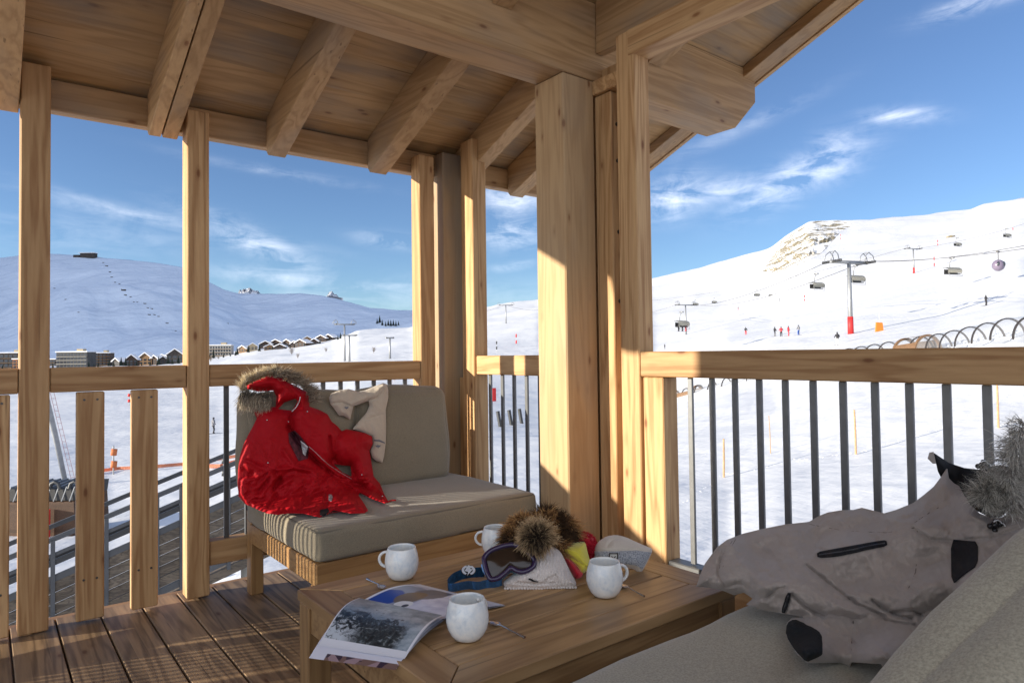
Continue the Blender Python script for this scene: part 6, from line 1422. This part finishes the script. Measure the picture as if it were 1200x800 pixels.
def module(s0, s1):
    bm = NB()
    for s in (s0, s1):
        A, B, C_, D2 = hoop_pts(s-.14, 1.05), hoop_pts(s+.14, 1.05), hoop_pts(s-.14, .92), hoop_pts(s+.14, .92)
        for L1, L2 in ((A, B), (D2, C_), (C_, A), (B, D2)):
            va = [bm.verts.new(p) for p in L1]; vb = [bm.verts.new(p) for p in L2]
            for i in range(len(va)-1): bm.faces.new((va[i], va[i+1], vb[i+1], vb[i]))
    n = 16
    for (i0, i1) in ((0, 4), (7, 9), (12, 15)):
        A, B = hoop_pts(s0, 1.03), hoop_pts(s1, 1.03); va = [bm.verts.new(p) for p in A[i0:i1+1]]; vb = [bm.verts.new(p) for p in B[i0:i1+1]]
        for i in range(len(va)-1): bm.faces.new((va[i], va[i+1], vb[i+1], vb[i]))
    bmesh.ops.remove_doubles(bm, verts=bm.verts[:], dist=.001); link('door_frame', bm, BRW, tn)
module(16.2, 19.4); module(tot[-1]-4.5, tot[-1]-.3)
# ---- summit station and specks on the mountain
p = mhit(102, 301.5)
if p:
    r = empty('summit_station', p, 'flat roofed summit station on the skyline of the shaded mountain', 'building'); k = dep(p)/FPX
    for (a, b, c, d, nm, m) in ((-6, 10, -1, 4.6, 'wall', WLL['dark']), (-8, 11, 4.6, 5.4, 'roof', RSN), (-14, -7, -1, 2.6, 'annexe', WLL['dark'])):
        bm = NB(); box(bm, a*k, b*k, -12, 12, c*k, d*k)
        for v in bm.verts: v.co = p+_r*v.co.x+_h*v.co.y+Vector((0, 0, v.co.z))
        link(nm, bm, m, r)
sp_ = [(121, 308, 2), (125, 312, 3), (129, 319, 2.5), (131, 325, 2.5), (135, 331, 2), (140, 333, 2), (145, 340.5, 5), (147, 346, 3), (153, 348, 2), (157, 354, 2), (161, 354, 2), (170, 356, 3), (173, 361, 2.4), (178, 362, 2.5), (175, 369, 3), (181, 369, 2.5), (186, 371, 2.4), (196, 379, 3), (206, 388, 2), (64, 338, 2), (77, 351, 2), (92, 366, 2), (267, 379, 2)]
bm = NB(); box(bm, -1, 1, -.3, .3, -1, 1, 0); box(bm, -1.2, -1.02, -.1, .1, -2, 1.6, 0); fm = bpy.data.meshes.new('avalanche_barrier'); bm.to_mesh(fm); bm.free(); fm.materials.append(WLL['dark'])
for (x, y, s) in sp_:
    p = mhit(x, y)
    if p:
        o = bpy.data.objects.new('avalanche_barrier', fm); COL.objects.link(o); o.location = p; k = dep(p)/FPX*s/2; o.scale = (k, k*.5, k*.6); o.rotation_euler = (0, 0, -AZ); tag(o, 'tiny dark barrier in the row climbing the shaded mountain', 'barrier', 'dark barriers on the shaded mountain')
# ---- lower left: leaning mast, conveyor shelter, walkway, nets
r = empty('lift_mast', snowp(79, 566, 15), 'thick grey leaning lift mast with ladder between the first post and slat', 'mast'); pb_ = wloc(r); d = dep(pb_); tp = at(50, 452, d*.96); tp2 = at(38, 405, d*.95)
bm = NB(); tube(bm, [pb_-Vector((0, 0, .5)), pb_.lerp(tp, .5), tp, tp2], [.13, .15, .19, .2], 16); allsmooth(link('mast', bm, STL, r))
bm = NB(); A, B = pb_+_r*.28, tp+_r*.34
for off in (0, .22): tube(bm, [A+_r*off, B+_r*off], .014, 6)
for k in range(16): q = A.lerp(B, k/16); tube(bm, [q, q+_r*.22], .013, 5)
link('ladder', bm, plain('ladder_paint', (.45, .25, .25), .6), r)
def quadbox(o0, ux, uy, uz, m, nm, parent, bev=0):
    bm = NB(); vs = box(bm, 0, 1, 0, 1, 0, 1)
    for v in vs: v.co = o0+ux*v.co.x+uy*v.co.y+uz*v.co.z
    return link(nm, bm, m, parent)
sb = snowp(48, 628, 10); d = dep(sb); k = d/FPX; sh = empty('conveyor_shelter', sb, 'brown wooden shelter with ribbed black top behind the first tall post', 'shelter')
bm = NB(); O = sb-_r*44*k; prism(bm, [(0, -6*k), (78*k, -10*k), (84*k, 10*k), (82*k, 40*k), (0, 40*k)], 'y', 0, 2.2)
for v in bm.verts: v.co = O+_r*v.co.x+_h*v.co.y+Vector((0, 0, v.co.z))
allsmooth(link('wooden_box', bm, wood('shelter_wood', (.11, .06, .035), (.05, .028, .018), 'x', lam=(2, .12)), sh)); smooth(sh.children[0] if sh.children else kids(sh)[0])
for i in range(9):
    q = O+_r*(4+i*9.4)*k+Vector((0, 0, 41*k)); bm = NB(); tube(bm, [q-_h*.1, q+Vector((0, 0, 16*k))+_r*4*k, q+_h*1.5+Vector((0, 0, 18*k))+_r*4*k, q+_h*2.2], .022, 6); link('rib', bm, STL, sh)
bm = NB(); prism(bm, [(0, 41*k), (84*k, 41*k), (86*k, 55*k), (2*k, 55*k)], 'y', .05, 2.1)
for v in bm.verts: v.co = O+_r*v.co.x+_h*v.co.y+Vector((0, 0, v.co.z))
link('black_top', bm, plain('black_rubber', (.02, .021, .024), .6), sh)
for cx in (60, 83):
    q = O+_r*cx*k+Vector((0, 0, 55*k)); bm = NB(); tube(bm, [q-_r*6*k, q-_r*4*k+Vector((0, 0, 6*k)), q+Vector((0, 0, 8*k)), q+_r*4*k+Vector((0, 0, 6*k)), q+_r*6*k], .07, 8); link('arched_handle', bm, DKS, sh)
bm = NB(); q = O+_r*54*k+Vector((0, 0, -4*k)); tube(bm, [q-_h*.2, q-_h*.2+Vector((0, 0, 36*k))], .14, 8); link('red_cover', bm, REDP, sh)
# inclined walkway
wk = empty('inclined_walkway', at(120, 700, 9), 'sloping weathered wooden walkway with metal railings below the terrace, lower left', 'walkway'); WST = plain('weathered_steel', (.075, .08, .088), .6, .2, var=.2, scale=3); WD_ = wood('walkway_wood', (.15, .125, .10), (.055, .045, .038), 'x', lam=(2, .13), grey=.6)
A, B = at(-90, 697, 8.6), at(330, 521, 10.4); U_ = (B-A); N_ = Vector((-U_.y, U_.x, 0)).normalized(); Zv = Vector((0, 0, 1))
def beam_(z0, z1, th, m, nm, off=0.0): return quadbox(A+Zv*z0-N_*off, U_, N_*th, Zv*(z1-z0), m, nm, wk)
beam_(-.02, .05, .05, WST, 'handrail'); beam_(-.34, -.26, .04, DKS, 'rail'); beam_(-.56, -.47, .05, WST, 'rail'); beam_(-.22, -.17, .03, WST, 'rail')
for k in range(5): beam_(-.70-.15*k, -.562-.15*k, .04, WD_, 'side_board', off=.0)
beam_(-1.42, -1.32, .06, WST, 'stringer'); beam_(-1.6, -1.46, 1.3, WD_, 'walking_deck')
quadbox(A+Zv*-.02+N_*1.3, U_, N_*.05, Zv*.07, WST, 'handrail', wk); quadbox(A+Zv*-.5+N_*1.3, U_, N_*.05, Zv*.07, DKS, 'rail', wk)
for t in np.linspace(.03, .97, 14):
    q = A+U_*t; bm = NB(); box(bm, q.x-.025, q.x+.025, q.y-.025, q.y+.025, q.z-1.5, q.z+.0); link('post', bm, WST, wk)
for t in (.3, .62, .9):
    q = A+U_*t+N_*.6; bm = NB(); tube(bm, [(q.x, q.y, gz(q.x, q.y)-.3), (q.x, q.y, q.z-1.5)], .13, 10); allsmooth(link('support_column', bm, plain('pale_concrete', (.5, .5, .47), .9), wk))
# rocks in the snow under the chair
for i, (x, y, r_) in enumerate(((251, 672, .16), (262, 676, .1), (272, 668, .09))):
    p = snowp(x, y, 5); bm = NB(); bmesh.ops.create_icosphere(bm, subdivisions=3, radius=1)
    for v in bm.verts: q = v.co*(1+.3*mnoise.noise(v.co*1.7+Vector((i, 0, 0)))); v.co = p+q*r_
    allsmooth(tag(link('stone', bm, plain('pale_stone', (.45, .40, .30), .9, var=.3, scale=8)), 'pale stone in the snow below the terrace edge, %s' % ('largest', 'middle', 'smallest')[i], 'stone'))
# orange net fence
def net(pts, h, label):
    bm = NB(); prev = None
    for (a, b), (c, d_) in zip(pts, pts[1:]):
        for k in range(12):
            p = snowp(a+(c-a)*k/12, b+(d_-b)*k/12, 20); z = mnoise.noise(Vector((a+k, b, 0)))*.15
            r0_ = [bm.verts.new(p+Zv*(z+h*q)) for q in (.15, .45, .75, 1.0)]
            if prev:
                for i in (0, 1, 2): bm.faces.new((prev[i], r0_[i], r0_[i+1], prev[i+1]))
            prev = r0_
    bmesh.ops.solidify(bm, geom=bm.faces[:], thickness=.02); tag(link('net_fence', bm, plain('orange_net', (.62, .26, .16), .9)), label, 'fence')
net([(100, 556), (140, 551), (180, 549), (215, 546), (250, 541), (292, 534)], .26, 'low orange safety net across the snow behind the slats'); net([(243, 549), (258, 549), (278, 543)], .3, 'short orange net piece right of the second tall post')
marker(133, 556, 1.9, 'orange padded pole in front of the net, right of the first slat', plain('dull_orange', (.5, .15, .05), .8), .085)
marker(262, 566, 1.6, 'dark pole by the net between second post and armchair', DKS, .05)
